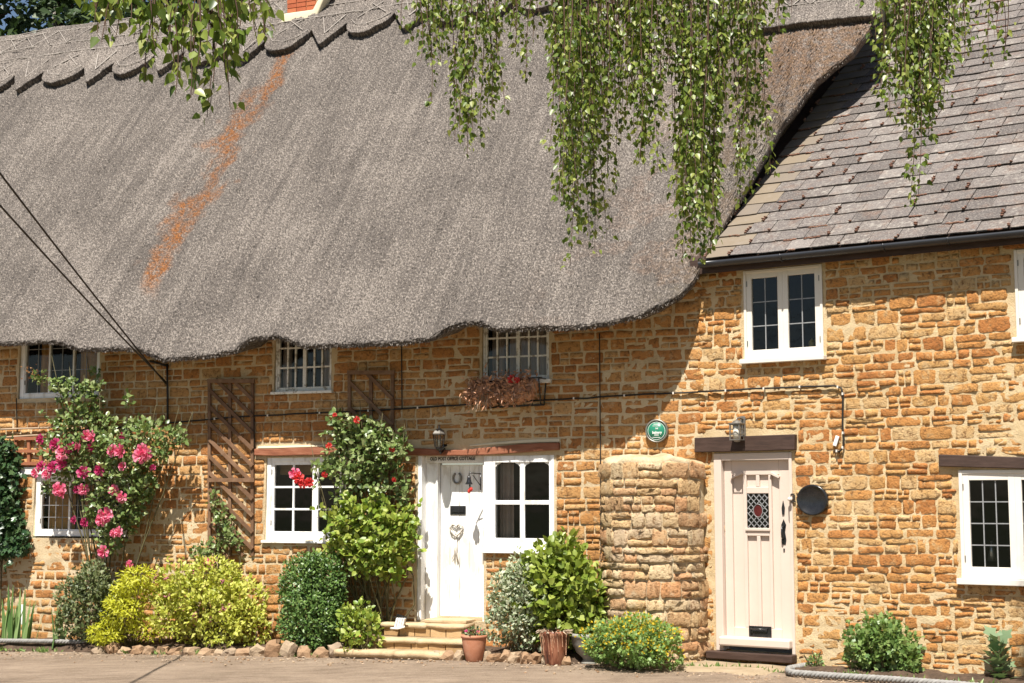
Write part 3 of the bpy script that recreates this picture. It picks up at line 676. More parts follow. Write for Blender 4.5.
# brick chimney through the thatch
cp = L.plane(301, 12, RO + NV * RT, NV); cx, cy, cz = cp
chim = MB().box(cx - .27, cx + .27, cy + .03, cy + .85, cz - .5, cz + 2.2).build('chimney', M['mortar'], cotL)
bk = MB().box(-.5, .5, -.5, .5, -.5, .5).mesh('brick', M['brick'])
for c in range(20):
    z = cz - .1 + c * .075
    for i in range(3):
        wd = .17; u = cx - .265 + (i + .5) * .177 + (0 if c % 2 else .0)
        o = link(bpy.data.objects.new('brick', bk), chim); o.location = (u + random.uniform(-.003, .003), cy + .03, z); o.scale = (wd if (i + c) % 2 else wd * .97, .05, .063)
    for i in range(4):
        o = link(bpy.data.objects.new('brick', bk), chim); o.location = (cx + .27, cy + .14 + i * .2, z); o.scale = (.05, .19, .063)
fl = MB()
prof = [(-.42, -.28), (-.40, -.20), (-.28, -.12), (-.27, -.02), (.27, -.02), (.34, .10), (.50, .34), (.58, .36), (.42, .02), (.30, -.26)]
fl.prism([(cx + a, cz + b_ + .0) for a, b_ in prof][::1], cy - .10, cy + .1)
fl.build('flaunching', M['cream_render'], chim, True, .02)
# rendered party-wall stack at the far right of the ridge

# ------------------------------------------------------------------ windows
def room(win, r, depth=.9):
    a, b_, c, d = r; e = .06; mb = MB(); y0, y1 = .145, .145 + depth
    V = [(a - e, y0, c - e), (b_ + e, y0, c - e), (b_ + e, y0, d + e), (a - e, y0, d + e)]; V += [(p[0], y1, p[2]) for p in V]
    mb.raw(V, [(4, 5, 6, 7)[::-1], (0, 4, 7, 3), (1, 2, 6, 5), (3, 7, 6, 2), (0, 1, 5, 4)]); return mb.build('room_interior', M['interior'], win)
PANE = {}
def pane(win, a, b_, c, d, y, mat='glass'):
    if mat not in PANE: PANE[mat] = MB().raw([(0, 0, 0), (1, 0, 0), (1, 0, 1), (0, 0, 1)], [(0, 1, 2, 3)]).mesh('pane', M[mat])
    o = link(bpy.data.objects.new('pane', PANE[mat]), win); o.location = (a, y, c); o.scale = (b_ - a, 1, d - c); o.rotation_euler = (random.uniform(-.006, .006), 0, random.uniform(-.006, .006)); return o
def window(cot, r, lights, cols, rows, mat='white', fw=.05, cw=.035, bar=.018, y=.02, lead=False, sill=.04, silln=True, label=None, top=True, sillm=None, rowsz=None):
    """lights: list of fractions of the width; each light gets a casement, bars and panes"""
    a, b_, c, d = r; mb = MB(); m = M[mat]
    mb.box(a, a + fw, y, y + .09, c, d); mb.box(b_ - fw, b_, y, y + .09, c, d)
    mb.box(a + fw, b_ - fw, y + .001, y + .089, d - fw, d); mb.box(a + fw, b_ - fw, y + .001, y + .089, c, c + fw)
    win = mb.build('window', m, cot, False, .004)
    if label: win['label'] = label
    ia, ib = a + fw, b_ - fw; x = ia
    for li, fr_ in enumerate(lights):
        x1 = x + (ib - ia) * fr_; cs = MB(); yy = y + .012
        cs.box(x, x + cw, yy, yy + .05, c + fw, d - fw); cs.box(x1 - cw, x1, yy, yy + .05, c + fw, d - fw)
        cs.box(x + cw, x1 - cw, yy + .001, yy + .049, c + fw, c + fw + cw * 1.2); cs.box(x + cw, x1 - cw, yy + .001, yy + .049, d - fw - cw, d - fw)
        cs.build('casement', m, win, False, .003)
        ga, gb, gc, gd = x + cw, x1 - cw, c + fw + cw * 1.2, d - fw - cw; n, k = (cols[li] if isinstance(cols, list) else cols), rows
        bw = bar; bm_ = M['lead'] if lead else m; by = yy + (.02 if lead else .008); bt = .008 if lead else .03
        for i in range(1, n): q = ga + (gb - ga) * i / n; MB().box(q - bw / 2, q + bw / 2, by, by + bt, gc, gd).build('glazing_bar', bm_, win)
        for j in range(1, k): q = gc + (gd - gc) * j / k; MB().box(ga, gb, by + .002, by + bt - .002, q - bw / 2, q + bw / 2).build('glazing_bar', bm_, win)
        for i in range(n):
            for j in range(k):
                pane(win, ga + (gb - ga) * i / n, ga + (gb - ga) * (i + 1) / n, gc + (gd - gc) * j / k, gc + (gd - gc) * (j + 1) / k, yy + .026)
        if lead or not lead:
            for zz in (c + fw + .12 * (d - c), d - fw - .15 * (d - c)):
                hx = (x if li == 0 else x1 - .012); MB().box(hx, hx + .012, yy - .006, yy + .004, zz, zz + .06).build('hinge', M['pewter'], win)
        x = x1
    if silln:
        MB().box(a - .03, b_ + .03, y - .075, y + .09, c - sill, c - .001).build('sill', M[sillm or mat], win, False, .006)
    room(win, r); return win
def wavy(win, a, b_, c, d, y, mat, amp=.025, k=24, name='curtain', per=5):
    n = 24; V = []
    for i in range(n + 1):
        t_ = i / n; V += [(a + (b_ - a) * t_, y + amp * math.sin(t_ * per * 2 * math.pi), c), (a + (b_ - a) * t_, y + amp * math.sin(t_ * per * 2 * math.pi + .4), d)]
    return MB().raw(V, [(2 * i, 2 * i + 2, 2 * i + 3, 2 * i + 1) for i in range(n)]).build(name, M[mat], win, True)
w1u = window(cotL, W1U, [.34, .33, .33], 2, 3, 'white', .065, .012, .008, .03, True, .03, False, 'leaded upper window with three lights tucked under the thatch at far left')
u_ = W1U; wavy(w1u, u_[0] + .22, u_[0] + .40, u_[2], u_[3], .18, 'curtain', per=2); wavy(w1u, u_[1] - .45, u_[1] - .08, u_[2], u_[3], .18, 'curtain', per=3)
w1l = window(cotL, W1L, [.34, .33, .33], 4, 4, 'white', .075, .014, .008, .03, True, .03, False, 'leaded ground floor window partly hidden by pink roses')
u_ = W1L; wavy(w1l, u_[0] + .1, u_[0] + .55, u_[2], u_[3], .165, 'curtain', per=3); wavy(w1l, u_[0] + .68, u_[0] + .86, u_[2], u_[3] - .1, .17, 'curtain', per=2)
hd = rect(L, 13, 466, 128, 474); MB().box(hd[0], hd[1], -.03, .1, W1L[3] + .002, hd[3]).build('window_head', M['white'], w1l, False, .008)
w2u = window(cotL, W2U, [.5, .5], 3, 3, 'old_white', .028, .022, .020, .03, False, .035, True, 'small pane upper window with flaking white paint')
u_ = W2U; wavy(w2u, u_[0] + .03, u_[0] + .16, u_[2], u_[3], .16, 'net', per=2); wavy(w2u, u_[1] - .22, u_[1] - .12, u_[2], u_[3], .2, 'net', per=2)
w2l = window(cotL, W2L, [.62, .38], [2, 1], 3, 'white', .06, .04, .024, .02, False, .035, True, 'white ground floor casement with a raised bamboo blind')
u_ = W2L; MB().box(u_[0] + .08, u_[1] - .08, .2, .22, u_[3] - .22, u_[3]).build('blind', M['blind'], w2l)
wavy(w2l, u_[0] + .50, u_[0] + .62, u_[2], u_[3], .26, 'blind', per=1.5)
w3u = window(cotL, W3U, [.52, .48], 3, 3, 'old_white', .028, .022, .020, .03, False, .05, True, 'small pane upper window above the dead hanging trough')
u_ = W3U; wavy(w3u, u_[0] + .04, u_[0] + .2, u_[2], u_[3], .22, 'net', per=2); wavy(w3u, u_[0] + .25, u_[1] - .03, u_[2], u_[3], .26, 'net', per=5)
# the window beside the front door: wide boards round two by two arched panes
a, b_, c, d = W3L; g = rect(L, 495, 462, 549, 538); win = MB()
win.box(a, g[0], .0, .09, c, d); win.box(g[1], b_, .0, .09, c, d); win.box(g[0], g[1], .001, .089, g[3], d); win.box(g[0], g[1], .001, .089, c, g[2])
w3l = win.build('window', M['white'], cotL, False, .004); w3l['label'] = 'white fixed window of four arched panes beside the front door'
mu = (g[0] + g[1]) / 2 + .0; mz = g[2] + (g[3] - g[2]) * .47
MB().box(mu - .03, mu + .03, .012, .05, g[2], g[3]).build('glazing_bar', M['white'], w3l, False, .003)
MB().box(g[0], g[1], .016, .046, mz - .025, mz + .025).build('glazing_bar', M['white'], w3l, False, .003)
for (p, q) in ((g[0], mu - .03), (mu + .03, g[1])):
    for sgn in (0, 1):
        ex = p if sgn == 0 else q; s = 1 if sgn == 0 else -1; z1 = g[3]
        pts = [(ex, z1), (ex, z1 - .055), (ex + s * .015, z1 - .03), (ex + s * .032, z1 - .022), (ex + s * .06, z1 - .008), (ex + s * .06, z1)]
        if s < 0: pts = pts[::-1]
        MB().prism(pts, .018, .04).build('arched_corner', M['white'], w3l)
    for (z0, z1) in ((g[2], mz - .025), (mz + .025, g[3])): pane(w3l, p, q, z0, z1, .035)
MB().box(a - .02, b_ + .03, -.06, .09, c - .045, c - .001).build('sill', M['white'], w3l, False, .006)
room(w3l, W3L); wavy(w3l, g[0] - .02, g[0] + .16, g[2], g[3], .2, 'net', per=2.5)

# ------------------------------------------------------------------ front door of the thatched cottage
a, b_, c, d = DL; lf = rect(L, 433, 464, 482, 617); yl = .20
dr = MB(); dr.box(a, a + .05, .0, .26, c, d); dr.box(a + .05, b_, .1, .26, lf[3] + .02, d); dr.box(lf[1], b_, .02, .26, c, lf[3] + .02); dr.box(a + .051, lf[0] - .005, .12, .255, c, lf[3] + .02)
door = dr.build('door', M['white'], cotL, False, .006); door['label'] = 'white plank front door with horseshoe and woven heart'
npl = 5; wdl = (lf[1] - lf[0]) / npl
for i in range(npl): MB().box(lf[0] + wdl * i + .0015, lf[0] + wdl * (i + 1) - .0015, yl + random.uniform(-.002, .002), yl + .04, lf[2], lf[3]).build('plank', M['white'], door, False, .003)
MB().box(lf[0], lf[1], yl + .015, yl + .05, lf[2], lf[3]).build('backing_board', M['white'], door)
MB().box(lf[0] - .02, lf[1], yl - .05, yl + .04, lf[2] - .06, lf[2] - .003).build('weather_bar', M['step'], door, False, .006)
def pt(x, y, w): return L.on(x, y, w)
W_ = -yl
q = pt(450.5, 510, W_); q2 = pt(466, 510, W_); zc = q[2]
MB().box(q[0], q2[0], yl - .012, yl - .001, zc - .055, zc + .05).build('letterbox', M['black'], door, False, .006)
MB().box(q[0] + .025, q2[0] - .025, yl - .02, yl - .012, zc - .03, zc + .03).build('letterbox_flap', M['black'], door, False, .004)
q = pt(437, 514, W_); MB().tube([q + (0, -.005, .09), q + (0, -.05, .06), q + (0, -.055, 0), q + (0, -.05, -.06), q + (0, -.005, -.09)], .012, 6).build('handle', M['black'], door, True)
q = pt(437, 499, W_); MB().lathe([(0, -.012), (.02, -.012), (.025, 0), (0, 0)], 10).build('lock', M['black'], door, True, loc=q).rotation_euler = (math.pi / 2, 0, 0)
q = pt(437, 508, W_); MB().box(q[0] - .02, q[0] + .02, yl - .006, yl - .001, q[2] - .13, q[2] + .05).build('handle_plate', M['black'], door, False, .004)
# timber lintel shared by door and window, slightly bowed
def beam(cot, x0, x1, tops, bots, mat, y0=-.05, y1=.1, fr=L, name='timber_lintel'):
    xs = np.linspace(x0, x1, len(tops)); tp = [fr.on(x, y)[[0, 2]] for x, y in zip(xs, tops)]; bt = [fr.on(x, y)[[0, 2]] for x, y in zip(xs, bots)]
    mb = MB(); n = len(tp)
    V = []
    for (t_, b2) in zip(tp, bt): V += [(b2[0], y0, b2[1]), (t_[0], y0 + .005, t_[1]), (t_[0], y1, t_[1]), (b2[0], y1, b2[1])]
    Fc = [(4 * i + k, 4 * i + 4 + k, 4 * i + 4 + (k + 1) % 4, 4 * i + (k + 1) % 4) for i in range(n - 1) for k in range(4)]
    Fc += [(0, 1, 2, 3), tuple(4 * (n - 1) + k for k in (3, 2, 1, 0))]
    return mb.raw(V, Fc).build(name, M[mat], cot, False, .008)
beam(cotL, 408, 560, [448, 448.5, 450, 450, 448, 446, 444, 443, 442.5], [455, 455.5, 455.6, 455.5, 455, 454, 452.5, 451, 450], 'red_oak')
beam(cotL, 256, 341, [449, 449, 448, 447.5, 447], [455.5, 456, 455.5, 455, 454.5], 'red_oak')
# pale mortar fillet above the lintels
beam(cotL, 470, 560, [445, 442.5, 440.5, 439, 438.5], [446.5, 445, 443.5, 442.5, 442], 'cream_render', -.02, .05, name='mortar_fillet')
beam(cotL, 258, 338, [446.5, 446, 445.5, 445, 444.5], [448.6, 448.4, 447.6, 447, 446.6], 'cream_render', -.02, .05, name='mortar_fillet')
def text(name, s, fr, x, y, w, height_px, parent, mat, width_px=None, depth=.002):
    cu = bpy.data.curves.new(name, 'FONT'); cu.body = s; cu.align_x = 'CENTER'; cu.align_y = 'CENTER'; cu.extrude = depth; cu.size = 1; cu.offset = .018
    to = bpy.data.objects.new(name, cu); sc.collection.objects.link(to); bpy.context.view_layer.update()
    me = bpy.data.meshes.new_from_object(to.evaluated_get(bpy.context.evaluated_depsgraph_get())); bpy.data.objects.remove(to)
    me.materials.clear(); me.materials.append(M[mat]); o = link(bpy.data.objects.new(name, me), parent)
    P = fr.on(x, y, w); xs = [v.co.x for v in me.vertices]; ys = [v.co.y for v in me.vertices]
    sp = np.linalg.norm(fr.on(x, y - .5, w) - fr.on(x, y + .5, w)); sx = abs(fr.on(x + .5, y, w)[0] - fr.on(x - .5, y, w)[0])
    sy = height_px * sp / (max(ys) - min(ys)); o.scale = ((width_px * sx / (max(xs) - min(xs))) if width_px else sy, sy, 1)
    o.location = P; o.rotation_euler = (math.pi / 2, 0, 0); return o

# ------------------------------------------------------------------ things on the thatched cottage's wall
# name board over the door
fq = L.on(452.5, 458.6, -.1)
nb, nf = wall_thing(L, 452.5, 461, 'name_lettering', 'dark capital lettering painted on the white board above the plank door', 'lettering', w=-.098)
text('letters', 'OLD POST OFFICE COTTAGE', nf, 452.5, 458.8, .004, 3.6, nb, 'ink', 45)
hs, hf = wall_thing(L, 457.5, 483, 'horseshoe', 'grey iron horseshoe nailed high on the white plank door', 'horseshoe', w=-yl + .002)
arc = [(.052 * math.sin(t_) * (1 if abs(t_) < 2.2 else .9), -.012, .06 - .065 * math.cos(t_)) for t_ in np.linspace(-2.6, 2.6, 15)]
MB().tube(arc, .013, 6).build('shoe', M['pewter'], hs, True)
he, hf = wall_thing(L, 457, 566, 'heart_wreath', 'whitewashed woven twig heart hanging below the letterbox on the plank door', 'wreath', w=-yl + .002)
base = hf.on(457, 566); 
mb = MB()
for k in range(5):
    o_ = rng.normal(size=2) * .006
    hp = []
    for t_ in np.linspace(0, 2 * math.pi, 26):
        hx = .068 * (math.sin(t_) ** 3) ; hz_ = .078 * (13 * math.cos(t_) - 5 * math.cos(2 * t_) - 2 * math.cos(3 * t_) - math.cos(4 * t_)) / 16
        hp.append((hx * 1.15 + o_[0] + rng.normal() * .004, -.012 - .006 * k + rng.normal() * .003, .42 + hz_ * 1.1 + o_[1]))
    mb.tube(hp, .0055, 4)
mb.build('woven_heart', M['offwhite'], he, True)
mb = MB()
for k in range(7): mb.tube([(0, -.015, .36), (rng.normal() * .014, -.02, .2), (rng.normal() * .03, -.018, .02 + .1 * rng.random())], .004, 4)
mb.build('twig_tail', M['offwhite'], he, True)
# bell on bracket
be, bf = wall_thing(L, 480.5, 488, 'door_bell', 'small dark hanging bell on an iron wall bracket between plank door and window', 'bell')
A = bf.on(480.5, 473, .01); B = bf.on(480.5, 490, .01); E_ = A + np.array([-.09, -.13, -.0])
mb = MB().tube([A, B], .008, 5).tube([A + (0, 0, -.01), E_], .007, 5).tube([B + (0, 0, .05), A * .3 + E_ * .7 + (0, 0, -.02)], .006, 5); mb.build('bracket', M['black'], be, True)
MB().lathe([(.0, 0), (.014, -.002), (.022, -.03), (.028, -.07), (.045, -.10), (.042, -.105), (0, -.1)], 12).build('bell_cup', M['black'], be, True, loc=E_ + (0, 0, -.03))
MB().tube([E_, E_ + (0, 0, -.03)], .004, 4).blob(E_ + np.array([.01, 0, -.15]), (.012, .012, .02)).build('clapper', M['black'], be, True)
MB().blob(E_ + np.array([.02, 0, -.19]), (.028, .02, .03), 3).blob(E_ + np.array([.0, 0, -.215]), (.02, .02, .03), 5).build('red_tassel', M['red'], be, True)
def lantern_hex(fr, x, yb, name, label):
    e, f_ = wall_thing(fr, x, yb, name, label, 'lantern', 'outdoor wall lanterns')
    c0 = f_.on(x, yb, .16); c0 = np.array([c0[0], -.16, 0.0])
    mk = lambda: MB()
    mk().lathe([(0, .0), (.03, .0), (.045, .02), (.05, .04), (0, .04)], 6, c0).build('base', M['black'], e)
    for k in range(6):
        a = math.pi / 3 * k + .2; mk().tube([c0 + (.048 * math.cos(a), .048 * math.sin(a), .04), c0 + (.072 * math.cos(a), .072 * math.sin(a), .19)], .006, 4).build('frame_bar', M['black'], e)
    mk().lathe([(.04, .04), (.064, .19)], 6, c0).build('glass', M['glass'], e)
    mk().lathe([(.0, .05), (.014, .05), (.014, .12), (0, .13)], 8, c0).build('bulb', M['opal'], e, True)
    mk().lathe([(.085, .188), (.088, .2), (.06, .235), (.03, .255), (.014, .262), (.012, .275), (.018, .285), (.0, .305)], 6, c0).build('roof_cap', M['pewter'], e)
    mk().tube([c0 + (0, 0, .01), c0 + (0, .05, -.03), c0 + (0, .12, .0), c0 + (0, .165, .03)], .012, 6).build('bracket', M['black'], e, True)
    mk().lathe([(0, -.02), (.05, -.02), (.06, 0), (0, 0)], 12).build('wall_plate', M['black'], e, True, loc=(c0[0], -.001, .03)).rotation_euler = (math.pi / 2, 0, 0)
lantern_hex(L, 439, 451, 'coach_lantern', 'six sided black coach lantern standing above the white plank door')
# trellises
def trellis(x0, x1, y0, y1, mids, rails, diag, label, slope=1.0, wd=.042):
    e, f_ = wall_thing(L, (x0 + x1) / 2, y1, 'trellis', label, 'trellis', 'brown wooden trellises on the stone wall')
    w0 = .03; Tm = M['trellis']
    P = lambda x, y, w: f_.on(x, y, w)
    for x in [x0] + mids + [x1]:
        MB().bar(P(x, y0, w0), P(x, y1, w0), wd, .025).build('upright', Tm, e)
    for y in rails: MB().bar(P(x0 - 2, y, w0 + .052), P(x1 + 2, y, w0 + .052), wd * 1.15, .022).build('rail', Tm, e)
    for y in diag:
        a = (x0, y); b2 = (x1, y + (x1 - x0) * slope)
        if y < y0: a = (x0 + (y0 - y) / slope, y0)
        if b2[1] > y1: b2 = (x0 + (y1 - y) / slope, y1)
        if b2[0] - a[0] < 5: continue
        MB().bar(P(*a, w0 + .026), P(*b2, w0 + .026), wd * 1.05, .02).build('diagonal_lath', Tm, e)
trellis(209.5, 252.5, 379.5, 556, [230], [381, 480], [340 + 16.6 * i for i in range(13)], 'tall brown diagonal lath trellis left of the white casement, bare upper half')
trellis(349.5, 392.5, 371, 510, [371], [372.5, 478], [330 + 26 * i for i in range(8)], 'brown diagonal lath trellis behind the red climbing rose')
e, f_ = wall_thing(L, 40, 466, 'lattice_panel', 'small terracotta coloured square lattice above the leaded window behind pink roses', 'lattice')
for x in (16, 29, 41, 52, 63): MB().bar(f_.on(x, 437, .03), f_.on(x, 466.5, .03), .045, .03).build('upright', M['terra_lattice'], e)
for y in (438.5, 451, 463.5): MB().bar(f_.on(14.5, y, .05), f_.on(65, y, .05), .042, .025).build('rail', M['terra_lattice'], e)
# hanging trough with dead plants
e, f_ = wall_thing(L, 508, 412, 'hanging_trough', 'iron hay rack trough of dead brown plants under the small upper window', 'planter')
P = lambda x, y, w: f_.on(x, y, w)
x0, x1 = 484, 546; mb = MB()
tl, tr_, bl, br = P(x0, 384, .02), P(x1, 379, .02), P(x0 + 2, 408, .02), P(x1 - 2, 405, .02)
off = np.array([0, -.24, 0]); offb = np.array([0, -.10, 0])
for seg in ([tl, tr_], [tl, tl + off], [tr_, tr_ + off], [tl + off, tr_ + off], [tr_, br], [tl, bl], [tr_ + off, br + offb], [tl + off, bl + offb], [bl, br], [bl + offb, br + offb]): mb.tube(seg, .009, 5)
mb.build('iron_rack', M['black'], e, True)
for i in range(1, 7):
    t_ = i / 7; MB().tube([tl + off + (tr_ - tl) * t_, bl + offb + (br - bl) * t_], .006, 4).build('rack_bar', M['black'], e, True)
mb = MB()
for i in range(26):
    t_ = i / 25; c = tl + (tr_ - tl) * t_ * .97 + np.array([-.10, -.13 + rng.normal() * .03, -.13 + rng.normal() * .04]); mb.blob(c, (.075, .13, .10 + .04 * rng.random()), i)
mb.build('coir_liner', M['coir'], e, True)
n = 2600; t_ = rng.random(n); P0 = tl + (tr_ - tl) * t_[:, None] * 1.0 + np.stack([rng.normal(size=n) * .02, -.19 + rng.normal(size=n) * .07, -.07 + rng.normal(size=n) * .075], 1)
P0[:, 0] -= .10; P0[:, 2] -= .04; D = unit(np.stack([rng.normal(size=n) * .7 - .15, -.6 + rng.normal(size=n) * .4, rng.normal(size=n) * .7 - .1], 1))
leaves('dead_leaves', P0, D, rdirs(n), rng.uniform(.035, .09, n), M['coir'], e, 'narrow')['kind'] = 'stuff'
mb = MB()
for i in range(46):
    t_ = rng.random() ** 1.2; c = tl + (tr_ - tl) * t_ + np.array([0, -.22, -.1 - .05 * rng.random()]); ln = .04 + .10 * rng.random() + (.10 if t_ < .3 else 0); sx = rng.normal() * .08 - .03
    mb.tube([c, c + (sx * .5, -.04 - .03 * rng.random(), -.02 if i % 3 else .05), c + (sx, -.05, -ln)], .0038, 3, False)
mb.build('dry_stalks', M['dry'], e, True)['kind'] = 'stuff'
fm = petal_mesh('red_bloom', FM['red'], ((.35, .8, 4), (.7, .5, 5), (1, .2, 6)), 4)
for (x, y, s) in ((511, 379, .055), (517, 380, .04)):
    o = link(bpy.data.objects.new('bloom', fm), e); o.location = P(x, y, .33); o.scale = (s,) * 3; o.rotation_euler = (.3, 0, rng.normal())
# green plaque
e, f_ = wall_thing(L, 657, 431, 'wall_plaque', 'round green enamel plaque with white writing above the curved stone oven', 'plaque')
c0 = f_.on(657, 431, .03); rr = .117
def disc(prof, mat, name, par, loc, sx=1, n=40):
    o = MB().lathe(prof, n).build(name, M[mat], par, True, loc=loc); o.rotation_euler = (math.pi / 2, 0, 0); o.scale = (sx, 1, 1); return o
disc([(0, -.03), (rr * 1.13, -.03), (rr * 1.13, .02), (rr * 1.10, .03), (rr * .98, .03), (rr * .97, .02), (0, .02)], 'pewter', 'rim', e, c0)
disc([(0, .022), (rr * .965, .022), (rr * .965, .018)], 'sign_green', 'enamel_face', e, c0)
disc([(rr * .83, .0225), (rr * .83, .0236), (rr * .86, .0236), (rr * .86, .0225)], 'sign_white', 'white_ring', e, c0)
text('lettering', 'bakery', f_, 657, 432.5, .055, 3.6, e, 'sign_white', 9.5)
text('lettering', 'THE', f_, 656.6, 428.6, .055, 1.5, e, 'sign_white', 3)
for (yy, wd_, hh) in ((424.2, 6, .8), (426, 8, .5), (435, 4.5, .8), (437.4, 8, .5)):
    A = f_.on(656.5 - wd_ / 2, yy, .054); B = f_.on(656.5 + wd_ / 2, yy, .054); n_ = 7
    mb = MB()
    for i in range(n_):
        p0 = A + (B - A) * (i + .12) / n_; p1 = A + (B - A) * (i + .8) / n_; mb.box(p0[0], p1[0], p0[1] - .001, p0[1] + .003, p0[2] - hh * .006, p0[2] + hh * .006)
    mb.build('small_print', M['sign_white'], e)
# cables along the walls
def cable(name, label, segs, r=.011, mat='cable'):
    P0 = segs[0][0]; e = thing(name, label, 'cable', P0); mb = MB()
    for s in segs: mb.tube([p - P0 for p in s], r, 5)
    o = mb.build('sheath', M[mat], e, True); return e
def cpts(fr, pts, w=.035):
    out = []
    for i in range(len(pts) - 1):
        (xa, ya), (xb, yb) = pts[i], pts[i + 1]; n = max(2, int(math.hypot(xb - xa, yb - ya) / 12))
        for k in range(n): t_ = k / n; out.append(fr.world(fr.on(xa + (xb - xa) * t_, ya + (yb - ya) * t_ + rng.normal() * .25, w)))
    out.append(fr.world(fr.on(*pts[-1], w))); return out
seg1 = cpts(L, [(58, 432), (110, 428), (167, 423), (215, 419), (255, 416), (320, 413), (405, 409), (470, 404), (548, 400), (600, 397), (698, 392)])
seg2 = cpts(R, [(698, 392), (740, 389.5), (800, 387), (835, 385.5), (841, 388), (843, 394), (842.5, 425), (844, 440), (843, 448), (839, 452), (835, 450)])
ec = cable('wall_cable', 'thin dark cable clipped along both stone walls at first floor level', [seg1, seg2])
clipm = MB().box(-.012, .012, -.02, .02, -.022, .022).mesh('cable_clip', M['offwhite'])
for s, th in ((seg1[4::4], L.th), (seg2[2::3], R.th)):
    for p_ in s: o = link(bpy.data.objects.new('cable_clip', clipm), ec); o.location = p_ - seg1[0]; o.rotation_euler = (0, 0, -th); o.scale = (.6, 1, .6)
cable('drop_cable', 'straight thin dark cable running down the stone wall beside the curved oven', [cpts(L, [(599.5, 333), (600, 400), (600.5, 470), (601, 600)])], .007)
cable('drop_cable', 'short dark cable running down to the timber lintel of the blind window', [cpts(L, [(254, 417), (254.5, 449)])], .007)
cable('drop_cable', 'dark cable running down behind the second trellis below the thatch', [cpts(L, [(401.5, 345), (402, 409)])], .008)
cable('drop_cable', 'thin cable running down beside the leaded upper window at far left', [cpts(L, [(16.5, 398), (17, 432)])], .007)
cable('garland_wire', 'pale twisted wires strung along the wall over the terracotta lattice', [cpts(L, [(-6, 430), (20, 429), (58, 427)], .05), cpts(L, [(-6, 438), (25, 436), (58, 434)], .05)], .014, 'dry')
cable('supply_pipe', 'dark upright supply pipe under the eave where overhead wires arrive', [cpts(L, [(167, 364), (167.5, 395), (167.5, 424)], .05), cpts(L, [(150, 361), (159, 364), (167, 366)], .05)], .015)
for i, (mid, far, lab) in enumerate((((137, 354), (0, 167), 'upper black overhead wire crossing the thatch from the left'), ((137, 355), (0, 197), 'lower black overhead wire crossing the thatch from the left'))):
    A = L.world(L.on(166, 384 - i * 2, .05)); sl_ = (far[1] - 382) / (far[0] - 166); D0 = at(-200, far[1] - 200 * sl_ + (4 if i else -3), 9.0)
    e = thing('overhead_wire', lab, 'wire', A, 0, 'overhead wires'); pts = []
    for k in range(41): t_ = k / 40; pts.append(A + (D0 - A) * t_ - np.array([0, 0, .06 * 4 * t_ * (1 - t_)]))
    MB().tube([p_ - A for p_ in pts], .010, 5).build('strand', M['cable'], e, True)

# ------------------------------------------------------------------ curved bread oven between the cottages
ov_l = L.on(603, 560, .12)[0]; ov_r = CORNER_U + .06; uc = (ov_l + ov_r) / 2; oa = (ov_r - ov_l) / 2 + .015; obd = .62
gP = L.world((uc, 0, 0)); oven = thing('bread_oven', 'rounded stone bread oven bulging from the wall with a rendered top', 'oven', gP, L.th)
topz = L.on(657, 462, .5)[2]
def ov(al, z, off=0): return np.array([-(oa + off) * math.cos(al), -(obd + off) * math.sin(al), z])
nal, nz = 70, 110; al = np.linspace(-.05, math.pi + .05, nal); zz = np.linspace(-.1, topz + .07, nz); Vg = []
for a in al:
    for z in zz:
        t_ = max(0, (z - topz) / .07); off = -.02 + .012 * float(fbm(np.array(a * 4), np.array(z * 5), 91, 2)) - (.17 * (1 - math.sqrt(max(0, 1 - t_ * t_ * .98)))) * 2.0
        k_ = min(1, max(0, (z - topz + .2) / .2)); dz = k_ * (.07 * float(vnoise(np.array(a * 2.2), np.array(0.), 3)) + .03 * float(vnoise(np.array(a * 9), np.array(0.), 5))); off += k_ * .03 * float(fbm(np.array(a * 6), np.array(z * 12), 95, 2))
        Vg.append(ov(a, z + dz, off))
Vg = np.array(Vg); Fc = [grid_faces(nal, nz)[:, ::-1]]
capc = len(Vg); Vg = np.vstack([Vg, [[0, -.1, topz + .085]]]); tri = np.array([(i * nz + nz - 1, capc, (i + 1) * nz + nz - 1) for i in range(nal - 1)])
link(bpy.data.objects.new('mortar_core', np_mesh('mortar_core', Vg, Fc + [tri], M['render'])), oven)
r9 = random.Random(21); pm = [np_mesh('stone', V, Fc, M['oven_stone']) for V, Fc in RPROTOS]
arc_len = math.pi * math.sqrt((oa * oa + obd * obd) / 2)
for (s, z, a_, b2) in lay(0, arc_len, -.05, topz - .02, .10, .20, .15, .36, .010, [], r9, .3):
    if a_ > arc_len * .3: a_ = arc_len * .3
    al_ = s / arc_len * math.pi
    if not .05 < al_ < math.pi - .05 or z + b2 / 2 > topz + .05: continue
    d = np.array([oa * math.sin(al_), -obd * math.cos(al_)]); rz = math.atan2(d[1], d[0])
    k = r9.randrange(16); o = link(bpy.data.objects.new('stone', pm[k]), oven); P = ov(al_, z, -.012)
    o.location = P; o.rotation_euler = (0, r9.gauss(0, .03), rz); o.scale = (a_, .024 * r9.uniform(.7, 1.4), b2)

# ------------------------------------------------------------------ slate-roofed cottage
cotR = thing('slate_roofed_cottage', 'rugged sandy ironstone cottage under a brown stone slate roof, cream front door', 'cottage', R.o, R.th)
V, Fs = wall_mesh(-.03, 6.2, -.3, 4.5, .025, R_OPEN, .010, 51)
link(bpy.data.objects.new('wall', np_mesh('wall', V, Fs, M['mortar_sandy'])), cotR)
stR = lay(.02, 6.2, -.25, 4.46,   .075, .165, .12, .38, .010, PADW(R_OPEN) + lint_R, random.Random(9), .38)
stones_to(cotR, R, stR, RPROTOS, M['stone_rugged'], .0115, lambda x, y: 700 < x < 1028 and 232 < y < 682, tilt=.03, wav=lambda u, z: .05 * float(vnoise(u * .7, z * .3, 14)), seed=12)
